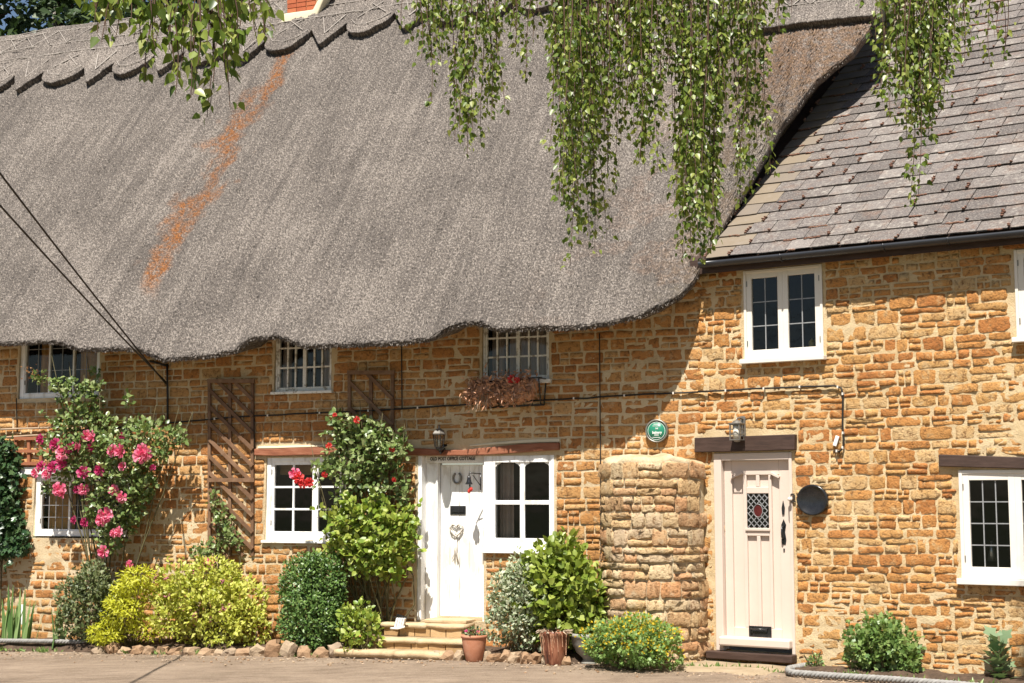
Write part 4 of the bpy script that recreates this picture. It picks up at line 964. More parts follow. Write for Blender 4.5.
# roof
PH2 = math.radians(36.9); g0 = R.on(705, 264, .21); GV = np.array([0, math.cos(PH2), math.sin(PH2)]); GN = np.array([0, -math.sin(PH2), math.cos(PH2)])
GO = np.array([0, g0[1], g0[2] + .05]); UV0 = .20; UVR = 6.4
def sl(u, v, h): return GO + np.array([u, 0, 0]) + v * GV + h * GN
deck = MB(); A_ = [sl(-.02, .05, -.03), sl(UVR, .05, -.03), sl(UVR, 8.2, -.03), sl(-.02, 8.2, -.03)]; deck.raw(A_, [(0, 1, 2, 3)])
deck.raw([A_[3], A_[2], A_[2] + (0, 3, -2.5), A_[3] + (0, 3, -2.5)], [(0, 1, 2, 3)])
deck.build('roof_deck', M['dark_oak'], cotR)
slp = []
for i in range(8):
    r = random.Random(300 + i); V = []; xs = (-.5, -.2, .15, .5)
    for k, x in enumerate(xs): V.append((x + r.uniform(-.010, .010), r.uniform(-.012, .012), .5 + r.uniform(-.15, .15)))     # lower edge, top face
    for x in xs: V.append((x, 1, .5 - .2))
    V += [(v_[0], v_[1], -.5) for v_ in V[:4]]; V += [(xs[0], 1, -.5), (xs[3], 1, -.5)]
    Fc = [(k, k + 1, k + 5, k + 4) for k in range(3)] + [(8 + k, 9 + k, k + 1, k) for k in range(3)] + [(8, 0, 4, 12), (3, 11, 13, 7)]
    slp.append((V, Fc))
slm = [MB().raw(V, Fc).mesh('roof_slate', M['slate']) for V, Fc in slp]
rs = random.Random(17); gauge = .258; rotm = Matrix(((1, 0, 0), (0, GV[1], GN[1]), (0, GV[2], GN[2])))
cand = []; j = 0; v = 0
joints = []
while v < 8.0:
    wbase = .30; u = UV0; joints.append((v, UV0 + .1, 1))
    vw = .30 + (.15 if j % 2 else 0) + rs.uniform(-.03, .03); cand.append((UV0, v, vw, True)); u = UV0 + vw
    while u < UVR:
        wd = wbase * rs.uniform(.86, 1.14); cand.append((u, v, wd, False)); u += wd
    v += gauge * rs.uniform(.94, 1.06); j += 1
lst = []
for (u, v, wd, ve) in cand:
    P = R.world(sl(u + wd / 2, v + .1, 0)); x, y = proj(P); s = F_PX / P[1]; vis = -5 < x < 1030 and -6 < y < 262
    lst.append((wd * s * s if vis else 0, u, v, wd, ve))
lst.sort(key=lambda q: -q[0]); SV, SF, n0 = [], [], 0
vm = [m_.copy() for m_ in slm]
for m_ in vm: m_.materials.clear(); m_.materials.append(M['verge'])
for i, (sc_, u, v, wd, ve) in enumerate(lst):
    k = rs.randrange(8); th_ = .012 * rs.uniform(.7, 1.3); gap = .007; ln = gauge * 1.7
    P = sl(u + wd / 2, v + rs.uniform(-.012, .012), .012 + rs.uniform(0, .006)); tiltx = -.055 + rs.gauss(0, .012); rz = rs.gauss(0, .012)
    Mx = Matrix.Translation(Vector(P)) @ rotm.to_4x4() @ Matrix.Rotation(rz, 4, 'Z') @ Matrix.Rotation(tiltx, 4, 'X') @ Matrix.Diagonal((wd - gap, ln, th_, 1))
    if (i < 300 and sc_ > 0):
        o = link(bpy.data.objects.new('roof_slate', vm[k] if ve else slm[k]), cotR); o.matrix_local = Mx
    else:
        V = np.array([tuple(Mx @ Vector(p)) for p in slp[k][0]]); SV.append(V); SF.append(np.array(slp[k][1]) + n0); n0 += len(V)
o = link(bpy.data.objects.new('small_slates', np_mesh('small_slates', np.concatenate(SV), np.concatenate(SF), M['slate'], False)), cotR); o['kind'] = 'stuff'
mb = MB()
for (sc_, u, v, wd, ve) in lst:
    if sc_ == 0: continue
    dn = float(fbm(np.array(u * 1.1), np.array(v * 1.3), 23, 2)) + (.22 if u < 1.2 else 0)
    if rs.random() < .52 + dn * 1.0:
        if rs.random() < .55:         # a clump in the side joint
            for q in range(rs.randint(1, 4)): mb.blob(sl(u + rs.uniform(-.012, .012), v + .02 + .04 * q, .03), (rs.uniform(.012, .024), rs.uniform(.02, .05), .012), rs.randrange(999))
        else:                          # moss along the lower edge
            t0 = rs.uniform(0, .5); n_ = rs.randint(2, 7)
            for q in range(n_): mb.blob(sl(u + wd * t0 + q * .035, v - .006 + rs.uniform(-.01, .01), .014), (rs.uniform(.018, .038), rs.uniform(.010, .024), .013), rs.randrange(999))
o = mb.build('moss', M['moss'], cotR, True); o['kind'] = 'stuff'
pp = R.plane(874, 24, GO, GN); MB().box(pp[0] - .20, pp[0] + .22, pp[1], pp[1] + .7, pp[2] - .5, pp[2] + 2).build('rendered_stack', M['cream_render'], cotR, False, .04)
# gutter
gu = MB(); n = 9; us_ = np.linspace(.16, 6.3, 24); V = []
for u in us_:
    for k in range(n):
        a = math.pi * k / (n - 1); V.append((u, GO[1] - .03 - .055 * math.cos(a), GO[2] - .035 - .065 * math.sin(a)))
    for k in range(n):
        a = math.pi * (n - 1 - k) / (n - 1); V.append((u, GO[1] - .03 - .048 * math.cos(a), GO[2] - .035 - .058 * math.sin(a)))
m2 = 2 * n; Fc = [(i * m2 + k, i * m2 + (k + 1) % m2, (i + 1) * m2 + (k + 1) % m2, (i + 1) * m2 + k) for i in range(len(us_) - 1) for k in range(m2)] + [tuple(range(m2))]
gt = gu.raw(V, Fc).build('gutter', M['gutter'], cotR, True)
MB().box(-.0, 6.3, GO[1] + .04, GO[1] + .06, GO[2] - .15, GO[2] - .0).build('fascia_board', M['dark_oak'], cotR)
MB().box(-.0, 6.3, GO[1] + .061, .1, GO[2] - .06, GO[2] - .04).build('soffit', M['dark_oak'], cotR)
for u in (1.14, 2.28, 2.95, 3.9):
    br = MB(); pr = []
    for k in range(n): a = math.pi * k / (n - 1); pr.append((u, GO[1] - .03 - .059 * math.cos(a), GO[2] - .035 - .069 * math.sin(a)))
    br.tube(pr, .009, 5); br.build('gutter_bracket', M['gutter'], gt, True)
# windows and door of the slate-roofed cottage
wru = window(cotR, WRU, [.5, .5], 2, 3, 'offwhite', .03, .06, .011, -.015, True, .05, True, 'cream upper casement with leaded panes above the cream door')
u_ = WRU
for (x, y, s, c_) in ((812, 345, .06, 'ornament'), (815, 352, .05, 'ornament'), (802, 350, .035, 'red'), (776, 357, .04, 'ornament')):
    q = R.on(x, y, -.22); MB().blob(q, (s * .7, s * .6, s * 1.3), 3).build('ornament', M[c_], wru, True)
wavy(wru, u_[0] + .28, u_[0] + .40, u_[2], u_[3], .25, 'curtain', per=1.5)
wrl = window(cotR, WRL, [.5, .5], 3, 4, 'offwhite', .035, .065, .011, -.015, True, .06, True, 'cream ground floor casement with leaded panes at the right edge')
q = R.on(992, 552, -.25); MB().lathe([(.0, -.09), (.05, -.09), (.012, .11), (0, .11)], 10).build('ornament', M['silver'], wrl, True, loc=q)
window(cotR, WRU2, [.5, .5], 2, 3, 'offwhite', .03, .06, .011, -.015, True, .05, True, 'cream upper casement cut by the right edge of the picture')
beam(cotR, 697, 797, [438, 436.8, 435.6, 434.4], [452.5, 451.8, 451, 450], 'dark_oak', -.07, .1, R)
beam(cotR, 940, 1080, [454.5, 456, 457.5, 459], [466.5, 467.8, 469.2, 470.5], 'dark_oak', -.05, .1, R)
a, b_, c, d = DR; lf = rect(R, 724.5, 459.5, 789, 646); yl = .045
dr = MB(); dr.box(a, lf[0], -.02, .12, c, d); dr.box(lf[1], b_, -.02, .12, c, d); dr.box(lf[0], lf[1], -.019, .119, lf[3], d)
door = dr.build('door', M['cream'], cotR, False, .006); door['label'] = 'cream panelled cottage door with a small leaded light'
u0, u1, z0, z1 = lf[0] + .003, lf[1] - .003, lf[2] + .004, lf[3] - .003
MB().box(u0, u1, yl + .034, yl + .06, z0, z1).build('panel_board', M['cream'], door)
U = lambda x: R.on(x, 560, -yl)[0]; Z = lambda y: R.on(757, y, -yl)[2]
lw = (U(747.5), U(769.5), Z(528), Z(493.5))
lv = MB()
def raised(x0_, x1_, z0_, z1_, k=0): lv.box(x0_, x1_, yl + .0005 * k, yl + .0345, z0_, z1_)
bt, tp = Z(628), Z(475)
raised(u0, U(733), z0, z1); raised(U(780.5), u1, z0, z1)
raised(U(733), U(780.5), z0, bt, 1); raised(U(733), U(780.5), tp, z1, 1)
raised(U(744), lw[0], bt, tp, 2); raised(lw[1], U(772.5), bt, tp, 2)
raised(lw[0], lw[1], lw[3], Z(487), 3); raised(lw[0], lw[1], Z(536), lw[2], 3)
raised(U(757), U(760.5), bt, Z(536), 4); raised(U(757), U(760.5), Z(487), tp, 4)
lv.build('stile_and_rail', M['cream'], door, False, .006)
for sx, xa, xb in ((1, 733, 744), (-1, 772.5, 781.5)):
    A = np.array([U(xa), yl - .012, Z(477.5 if sx > 0 else 473)]); B = np.array([U(xb), yl - .012, Z(473 if sx > 0 else 477.5)]); MB().bar(A, B, .022, .035).build('drip_bead', M['cream'], door)
MB().box(lw[0] - .015, lw[1] + .015, yl - .015, yl + .001, lw[2] - .03, lw[2] - .002).build('window_ledge', M['cream'], door, False, .003)
pane(door, lw[0], lw[1], lw[2], lw[3], yl + .016)
MB().box(lw[0], lw[1], yl + .0305, yl + .0315, lw[2], lw[3]).build('dark_backing', M['interior'], door)
cm = MB(); nx, nzl = 4, 5; wx, wz = (lw[1] - lw[0]), (lw[3] - lw[2])
for sgn in (1, -1):
    for i in range(-6, 8):
        pts = []
        x_a = lw[0] + wx * i / 4; 
        for t_ in np.linspace(0, 1, 21):
            xx = x_a + t_ * wz * .95; zz_ = lw[2] + t_ * wz if sgn > 0 else lw[3] - t_ * wz
            if lw[0] <= xx <= lw[1]:
                ex, ez = (xx - (lw[0] + lw[1]) / 2) / (wx * .21), (zz_ - (lw[2] + lw[3]) / 2) / (wz * .19)
                if ex * ex + ez * ez > 1: pts.append((xx, zz_))
        if len(pts) > 1:
            run = [pts[0]]
            for p0, p1 in zip(pts, pts[1:]):
                if abs(p1[0] - p0[0]) < wz * .07: run.append(p1)
                else:
                    if len(run) > 1: cm.bar((run[0][0], yl + .012, run[0][1]), (run[-1][0], yl + .012, run[-1][1]), .008, .005)
                    run = [p1]
            if len(run) > 1: cm.bar((run[0][0], yl + .012, run[0][1]), (run[-1][0], yl + .012, run[-1][1]), .008, .005)
cm.tube([((lw[0] + lw[1]) / 2 + wx * .21 * math.cos(t_), yl + .011, (lw[2] + lw[3]) / 2 + wz * .19 * math.sin(t_)) for t_ in np.linspace(0, 2 * math.pi, 24)], .005, 4)
cm.build('lead_lattice', M['lead'], door)
mb = MB(); n = 24; mb.raw([((lw[0] + lw[1]) / 2 + wx * .2 * math.cos(t_), yl + .0145, (lw[2] + lw[3]) / 2 + wz * .18 * math.sin(t_)) for t_ in np.linspace(0, 2 * math.pi, n + 1)[:-1]], [tuple(range(n))]).build('red_roundel', M['glass_red'], door)
q0, q1 = U(748), U(770.5); zc = Z(632.5)
MB().box(q0, q1, yl - .012, yl - .001, zc - .07, zc + .07).build('letterbox', M['black'], door, False, .01)
MB().box(q0 + .05, q1 - .05, yl - .024, yl - .012, zc - .045, zc + .025).build('letterbox_flap', M['black'], door, False, .008)
MB().tube([(q0 + .04, yl - .02, zc + .05), (q0 + .04, yl - .045, zc + .04), (q1 - .04, yl - .045, zc + .04), (q1 - .04, yl - .02, zc + .05)], .008, 5).build('letterbox_bar', M['black'], door, True)
hx = U(784.5); zc = Z(532)
MB().prism([(hx - .02, zc - .13), (hx + .02, zc - .13), (hx + .028, zc - .08), (hx + .015, zc), (hx + .028, zc + .08), (hx, zc + .14), (hx - .028, zc + .08), (hx - .015, zc), (hx - .028, zc - .08)], yl - .006, yl - .0005).build('handle_plate', M['black'], door)
MB().tube([(hx, yl - .01, zc + .07), (hx, yl - .05, zc + .05), (hx, yl - .055, zc), (hx, yl - .05, zc - .05), (hx, yl - .01, zc - .07)], .012, 6).build('handle', M['black'], door, True)
zc = Z(508); MB().prism([(hx - .012, zc - .07), (hx + .012, zc - .07), (hx + .018, zc), (hx, zc + .08), (hx - .018, zc)], yl - .012, yl - .0005).build('latch_plate', M['black'], door)
MB().box(hx - .008, hx + .008, yl - .008, yl - .001, Z(551), Z(548)).build('keyhole', M['black'], door)
MB().box(u0 - .03, u1 + .01, -.10, yl - .001, Z(646.5), Z(637)).build('weather_bar', M['cream'], door, False, .02)
ths = rect(R, 711.5, 649, 797, 657); MB().box(ths[0], ths[1], -.14, .12, ths[2], c - .001).build('threshold', M['dark_oak'], door, False, .008)
# things on the right wall
e, f_ = wall_thing(R, 736, 441, 'box_lantern', 'square grey wall lantern with pale glass above the cream door', 'lantern', 'outdoor wall lanterns')
c0 = f_.on(737, 439, .17); c0 = np.array([c0[0], -.17, 0.0]); hb_ = .055
for sx, sy in ((1, 1), (1, -1), (-1, 1), (-1, -1)): MB().box(c0[0] + sx * hb_ - .006, c0[0] + sx * hb_ + .006, c0[1] + sy * hb_ - .006, c0[1] + sy * hb_ + .006, .0, .17).build('frame_bar', M['pewter'], e)
for z in (.0, .06, .115, .165): 
    mb = MB(); k = hb_ + .008
    for (a1, a2, b1, b2) in ((-k, k, -k, -k + .006), (-k, k, k - .006, k), (-k, -k + .006, -k + .007, k - .007), (k - .006, k, -k + .007, k - .007)): mb.box(c0[0] + a1, c0[0] + a2, c0[1] + b1, c0[1] + b2, z, z + .009)
    mb.build('frame_band', M['pewter'], e)
MB().lathe([(0, .005), (.042, .005), (.045, .16), (0, .16)], 16, c0).build('glass', M['opal'], e, True)
MB().box(c0[0] - .07, c0[0] + .07, c0[1] - .07, c0[1] + .07, .175, .187).build('roof_plate', M['pewter'], e, False, .004)
MB().lathe([(.06, .187), (.045, .2), (.03, .215), (0, .22)], 12, c0).build('roof_cap', M['pewter'], e, True)
MB().lathe([(0, -.02), (.03, -.015), (.05, 0)], 10, c0).build('base', M['pewter'], e, True)
MB().box(c0[0] - .03, c0[0] + .03, -.02, .0, .02, .27).build('wall_plate', M['pewter'], e, False, .004)
MB().tube([c0 + (0, .16, .23), c0 + (0, .08, .25), c0 + (0, .0, .235), c0 + (0, 0, .21)], .01, 6).build('arm', M['pewter'], e, True)
e, f_ = wall_thing(R, 813, 500, 'oval_plaque', 'glossy black oval plaque mounted beside the cream door', 'plaque')
c0 = f_.on(813, 500, .03); sp = abs(f_.on(814, 500)[0] - f_.on(813, 500)[0])
disc([(0, -.03), (.158, -.03), (.165, .02), (.16, .035), (.145, .035), (.135, .022), (.0, .03)], 'black', 'plate', e, c0, 15.6 * sp / .165)
e, f_ = wall_thing(R, 792, 504, 'house_number', 'small dark house number beside the black oval plaque', 'number')
text('numeral', '2', f_, 793, 498.5, .02, 9, e, 'ink', 5, .006)
MB().tube([f_.on(789.5, 499, .0), f_.on(789.5, 499, .06)], .02, 8).blob(f_.on(789.5, 499, .07), (.025, .02, .025)).build('bell_push', M['offwhite'], e, True)
e, f_ = wall_thing(R, 836, 448, 'wall_sensor', 'small white box hanging beside the looped end of the wall cable', 'sensor')
q = f_.on(836, 441, .03); Mx = Matrix.Translation(Vector(q)) @ Matrix.Rotation(.35, 4, 'Y') @ Matrix.Rotation(.4, 4, 'Z')
MB().box(-.020, .020, -.025, .02, -.055, .055, Mx).build('casing', M['white'], e, False, .006)

# ------------------------------------------------------------------ steps, kerbs, beds
e, f_, s_ = ground_thing(L, 410, 0, 'front_steps', 'three worn sandstone steps with brick risers at the white plank door', 'steps')
def xu(x, w, y=640): return f_.on(x, y, w)[0]
bx = MB().box(-.5, .5, -.5, .5, -.5, .5).mesh('riser_brick', M['step_brick'])
def noisy_slab(name, x0, x1, y0, y1, z0, z1, mat, par, seed):
    us_ = np.linspace(x0, x1, max(4, int((x1 - x0) / .06))); prof = [(y1, z1), (y0 + .04, z1), (y0 + .008, z1 - .012), (y0, (z0 + z1) / 2), (y0 + .012, z0), (y1, z0)]
    V = []
    for i, u in enumerate(us_):
        for k, (y, z) in enumerate(prof):
            n_ = float(vnoise(np.array(u * 7 + seed), np.array(k * 1.0), seed)) * .02; V.append((u, y + (n_ if y < y1 else 0), z + n_ * .5))
    k = len(prof); Fc = [(i * k + j, i * k + (j + 1) % k, (i + 1) * k + (j + 1) % k, (i + 1) * k + j) for i in range(len(us_) - 1) for j in range(k)] + [tuple(range(k))[::-1], tuple((len(us_) - 1) * k + j for j in range(k))]
    return MB().raw(V, Fc).build(name, M[mat], par, True)
g0z = -f_.o[2]
for i, (xl, xr, w1, zt, zb) in enumerate(((380, 463, .34, .345, .29), (357, 464, .62, .195, .14), (334, 441, .88, .075, .0))):
    ul, ur_ = xu(xl, w1), xu(xr, w1); sp_ = ul + (ur_ - ul) * .55
    noisy_slab('tread', ul, sp_ - .004, -w1, -w1 + .36, zb + g0z, zt + g0z, 'step', e, i); noisy_slab('tread', sp_ + .004, ur_, -w1 + .01, -w1 + .36, zb + g0z, zt + g0z + .003, 'step', e, i + 5)
    MB().box(ul + .03, ur_ - .02, -w1 + .06, .0, -.1 + g0z, zb + g0z - .002).build('step_core', M['mortar'], e)
    if i < 2:
        nb_ = int((ur_ - ul - .06) / .2); bw = (ur_ - ul - .06) / nb_
        for k in range(nb_):
            o = link(bpy.data.objects.new('riser_brick', bx), e); o.location = (ul + .03 + bw * (k + .5), -w1 + .062 + random.uniform(-.004, .004), g0z + zb - .048); o.scale = (bw - .012, .05, .088)
MB().box(xu(424, .2), xu(466, .2), -.2, .1, .346 + g0z, .39 + g0z).build('door_stone', M['step'], e, False, .012)
def bed(name, fr, x0, x1, w1, h, mat, seed, wend=None):
    ua, ub = fr.on(x0, 560)[0], fr.on(x1, 560)[0]; us_ = np.arange(ua, ub, .05); ws = np.linspace(-.05, w1, 22)
    U_, W2 = np.meshgrid(us_, ws, indexing='ij'); t_ = W2 / w1
    Zz = h * np.clip((1 - t_) * 5, -.4, 1) * np.clip((U_ - ua) * 6, 0, 1) * np.clip((ub - U_) * 6, 0, 1) + .05 * fbm(U_ * 5, W2 * 5, seed, 3)
    Pw = fr.o[None, None] + U_[..., None] * fr.X - W2[..., None] * fr.Y; Pw[..., 2] = gz(Pw[..., 0]) + Zz
    o = link(bpy.data.objects.new(name, np_mesh(name, Pw.reshape(-1, 3), grid_faces(len(us_), len(ws))[:, ::-1], mat))); o['kind'] = 'structure'; return o
bed('garden_bed', L, -90, 352, .72, .10, M['soil'], 4); bed('garden_bed', L, 470, 612, .74, .09, M['soil'], 5); bed('garden_bed', R, 796, 1150, .52, .07, M['soil'], 6)
# paved apron by the cream door
ua, ub = R.on(640, 560)[0] - .1, R.on(800, 560)[0]; us_ = np.arange(ua, ub, .05); ws = np.linspace(-.1, 1.0, 30); U_, W2 = np.meshgrid(us_, ws, indexing='ij')
Pw = R.o[None, None] + U_[..., None] * R.X - W2[..., None] * R.Y; edge = np.clip((1.0 - W2 + .10 * fbm(U_ * 3, W2 * 0, 3)) * 6, 0, 1) * np.clip((ub - U_) * 8, 0, 1)
Pw[..., 2] = -.03 + .065 * edge + .012 * fbm(U_ * 4, W2 * 4, 8, 2)
o = link(bpy.data.objects.new('pavement', np_mesh('pavement', Pw.reshape(-1, 3), grid_faces(len(us_), len(ws))[:, ::-1], M['concrete']))); o['kind'] = 'structure'
# edging stones
boxy = np.sign(ICO[2][0]) * np.abs(ICO[2][0]) ** .6
rp = [np_mesh('edging_stone', boxy * (.9 + .7 * vnoise(ICO[2][0][:, 0] * 1.7 + s, ICO[2][0][:, 1] * 1.7 + ICO[2][0][:, 2] * 2.3, s)[:, None]), np.array(ICO[2][1]), M['rock'], False) for s in range(10)]
def edging(label, x0, x1, w0, lo, hi, lean=.0, upright=False):
    e, f_, s_ = ground_thing(L, (x0 + x1) / 2, w0, 'stone_edging', label, 'edging', 'rough stone edgings')
    x = x0
    while x < x1:
        wd = random.uniform(lo, hi); q = f_.on(x + wd / 2, 640); P = f_.world((q[0], 0, 0)); z = float(gz(P[0])) - f_.o[2]; sm = wd / (F_PX / P[1]) / 2
        o = link(bpy.data.objects.new('edging_stone', random.choice(rp)), e); hgt = (random.uniform(.09, .14) if upright else random.uniform(.05, .085))
        o.location = (q[0], random.uniform(-.03, .03), z + hgt * .55); o.scale = (sm * 1.15, random.uniform(.07, .12), hgt); o.rotation_euler = (random.uniform(-.2, .2), lean + random.uniform(-.3, .3), random.uniform(-.5, .5)); x += wd
edging('low row of rough pale stones edging the bed below the golden shrubs', 92, 250, .76, 9, 18)
edging('leaning upright stones edging the bed between box bush and steps', 250, 338, .78, 10, 17, .35, True)
edging('low row of tumbled orange stones between steps and brown glazed pot', 430, 556, .80, 8, 15, .3)
# grit and leaf litter along the road edge
n = 1500; xs_ = rng.uniform(-9, 6, n); Pl = []
for k in range(n):
    x = xs_[k]; wall_y = L.o[1] - (x - L.o[0]) * math.tan(L.th) if x < _c[0] else R.o[1] - (x - R.o[0]) * math.tan(R.th)
    Pl.append((x, wall_y - .78 - abs(rng.normal()) * .45 - (.2 if x > _c[0] else 0), 0))
Pl = np.array(Pl); Pl[:, 2] = gz(Pl[:, 0]) + .016
o = leaves('leaf_litter', Pl, np.stack([rng.normal(size=n), rng.normal(size=n), .1 + 0 * xs_], 1), rdirs(n) * .5 + np.array([0, 0, 1.]), rng.uniform(.015, .04, n), M['dry'], None, 'small'); tag(o, 'dry leaf litter and husks scattered along the road edge', 'leaf litter', kind='stuff')
mb = MB()
for k in range(700):
    q = Pl[rng.integers(n)] + np.array([rng.normal() * .1, rng.normal() * .12, -.008]); r_ = rng.uniform(.006, .018); mb.blob(q, (r_, r_, r_ * .7), k % 50)
o = mb.build('road_grit', M['rock'], None); tag(o, 'loose grit and small stones along the road edge', 'grit', kind='stuff')
n = 900; k_ = rng.integers(0, 60, n); cxs = rng.uniform(-8.5, 5.5, 60); xw = cxs[k_] + rng.normal(size=n) * .05
yw = np.where(xw < _c[0], L.o[1] - (xw - L.o[0]) * math.tan(L.th) - .80, R.o[1] - (xw - R.o[0]) * math.tan(R.th) - .60) + rng.normal(size=60)[k_] * .06 + rng.normal(size=n) * .02
P = np.stack([xw, yw, gz(xw) + .01], 1); D = np.stack([rng.normal(size=n) * .6, rng.normal(size=n) * .6, .5 + rng.random(n)], 1)
o = leaves('verge_weeds', P, D, rdirs(n), rng.uniform(.03, .09, n), LM['geranium'], None, 'narrow'); tag(o, 'small green weeds and grass tufts along the road edge', 'weeds', kind='stuff')
# ropes
def rope(label, pts, r=.032):
    P0 = pts[0]; e = thing('rope', label, 'rope', P0, 0, 'thick grey ropes edging the road'); fine = []
    for a, b2 in zip(pts, pts[1:]):
        n = max(2, int(np.linalg.norm(b2 - a) / .012)); fine += [a + (b2 - a) * k / n for k in range(n)]
    fine.append(pts[-1]); fine = np.array(fine)
    for _ in range(30): fine[1:-1] = (fine[:-2] + 2 * fine[1:-1] + fine[2:]) / 4
    t_ = np.gradient(fine, axis=0); t_ = unit(t_); n1 = unit(np.cross(t_, [0, 0, 1.])); n2 = np.cross(n1, t_)
    sl_ = np.concatenate([[0], np.cumsum(np.linalg.norm(np.diff(fine, axis=0), axis=1))])
    for k in range(3):
        ph = sl_ / .13 * 2 * math.pi + k * 2 * math.pi / 3; c = fine + (np.cos(ph)[:, None] * n1 + np.sin(ph)[:, None] * n2) * r * .5 - P0
        MB().tube(list(c), r * .56, 6).build('strand', M['rope'], e, True)
def gp(x, y, z=.035):
    d = ray(x, y); t_ = (z - CAM_Z) / d[2]; P = CAM + d * t_
    for _ in range(4): zz_ = z + float(gz(P[0])); t_ = (zz_ - CAM_Z) / d[2]; P = CAM + d * t_
    return P
rope('thick grey twisted rope lying along the bed edge in the left corner', [gp(-30, 640.5, .13), gp(20, 641, .13), gp(60, 641.5, .13), gp(86, 642, .12)], .03)
rope('thick pale twisted rope looped round the bed edge by the cream door', [gp(818, 663.5, .05), gp(800, 666.5, .05), gp(788, 669, .05), gp(789, 672.5, .05), gp(830, 675.5, .05), gp(880, 678.5, .05), gp(940, 683, .05), gp(1010, 689, .05)], .034)

# ------------------------------------------------------------------ pots
def pot(x, w, wd_px, h_px, prof, mat, name, label, cat='plant pot'):
    e, f_, s_ = ground_thing(L, x, w, name, label, cat); k = wd_px / s_ / 2; hh = h_px / s_
    MB().lathe([(r * k, z * hh) for r, z in prof], 32).build('vessel', M[mat], e, True); 
    MB().lathe([(0, hh * .9), (k * .85, hh * .9)], 20).build('compost', M['soil'], e, True); return e, k, hh
e, k, hh = pot(474.5, .86, 26, 26, [(0, 0), (.55, 0), (.62, .05), (.82, .45), (.93, .8), (.94, .88), (1.0, .89), (1.0, 1.0), (.9, 1.0), (.86, .88), (0, .86)], 'terracotta', 'terracotta_pot', 'plain terracotta pot with a few small flowers at the right of the steps')
foliage(e, [(0, 0, hh * 1.05, k * .8, k * .8, .05)], 120, .04, LM['cotoneaster'], 'small', zmin=hh * .9)
fmp = petal_mesh('small_bloom', FM['deep'], ((.5, .6, 4), (1, .2, 5)), 9)
for i in range(6):
    o = link(bpy.data.objects.new('bloom', fmp), e); a = rng.random() * 6.28; o.location = (k * .6 * math.cos(a), k * .6 * math.sin(a), hh * 1.13); o.scale = (.022,) * 3; o.rotation_euler = (-.9, 0, 0)
e, k, hh = pot(554, .86, 28, 33, [(0, 0), (.62, 0), (.7, .05), (.86, .5), (.94, .85), (1, .88), (1.02, .95), (1, 1.0), (.9, 1.0), (.86, .9), (0, .88)], 'glaze', 'glazed_pot', 'brown glazed pot with dribbled dark glaze below the broad leaved shrub')
n = 160; a = rng.random(n) * 6.28; r_ = k * (.7 + .35 * rng.random(n)); P = np.stack([r_ * np.cos(a), r_ * np.sin(a), hh * (.98 + .06 * rng.random(n))], 1); D = np.stack([np.cos(a), np.sin(a), -.8 + rng.random(n)], 1)
leaves('dry_leaves', P, D, rdirs(n), .05, M['dry'], e, 'narrow')
mb = MB()
for i in range(14):
    a = -math.pi / 2 + rng.normal() * .7; mb.tube([(k * math.cos(a) * .95, k * math.sin(a) * .95, hh), (k * 1.05 * math.cos(a), k * 1.05 * math.sin(a), hh * .9), (k * .95 * math.cos(a + .1), k * .95 * math.sin(a + .1), hh * (.3 + .4 * rng.random()))], .004, 3, False)
mb.build('dry_stems', M['coir'], e)
e, k, hh = pot(589, .62, 38, 30, [(0, 0), (.45, 0), (.5, .06), (.35, .14), (.38, .2), (.7, .38), (.92, .65), (.98, .86), (1.04, .9), (1.04, 1.0), (.92, 1.0), (.88, .9), (0, .88)], 'urn', 'stone_urn', 'pale grey stone urn half hidden behind the yellow flowered mound', 'urn')

# ------------------------------------------------------------------ shrubs and flowers
def shrub(fr, cx, w, x0, x1, ytop, ybot, name, label, mat, n, size, shape='small', shell=.62, k=10, depth=None, cat='shrub', dz=0, rs=.42, sprigs=0, **kw):
    e, f_, s_ = ground_thing(fr, cx, w, name, label, cat, dz=dz)
    if True:
        P = e.location; Y = f_.o[1]
        zt = at(cx, ytop, Y)[2] - f_.o[2]; W = (x1 - x0) / s_ * 1.02; Dp = depth or W * .75
        lb = auto_lobes(W, zt, Dp, k, rs); o, P, d = foliage(e, lb, n, size, LM[mat], shape, shell=shell, **kw)
        if sprigs:
            SP, SD = [], []; mb = MB()
            for i in rng.choice(len(P), sprigs):
                if P[i, 2] < .3 * zt or d[i, 2] < -.2: continue
                ln = rng.uniform(.06, .17); v0 = unit(d[i] + np.array([0, 0, .6]) + rng.normal(size=3) * .4); mb.tube([P[i], P[i] + v0 * ln], [.003, .0015], 4)
                for k in range(7): SP.append(P[i] + v0 * ln * (k + .5) / 7); SD.append(rdirs(1)[0] + v0 * .7)
            if SP: leaves('sprig_leaves', SP, np.array(SD), rdirs(len(SP)) + np.array([0, -.4, .8]), size * (.6 + .6 * rng.random(len(SP))), LM[mat], e, shape); mb.build('sprig', M['stem'], e)['kind'] = 'stuff'
        tips = P[rng.choice(len(P), min(22, len(P)))]; stems(e, (0, 0, -.02), tips * .93, .007)
    return e, f_, s_, P, d, lb
shrub(L, 93, .50, 57, 130, 557, 636, 'cotoneaster_bush', 'dull green small leaved bush left of the golden shrubs', 'cotoneaster', 3600, .05, sprigs=60)
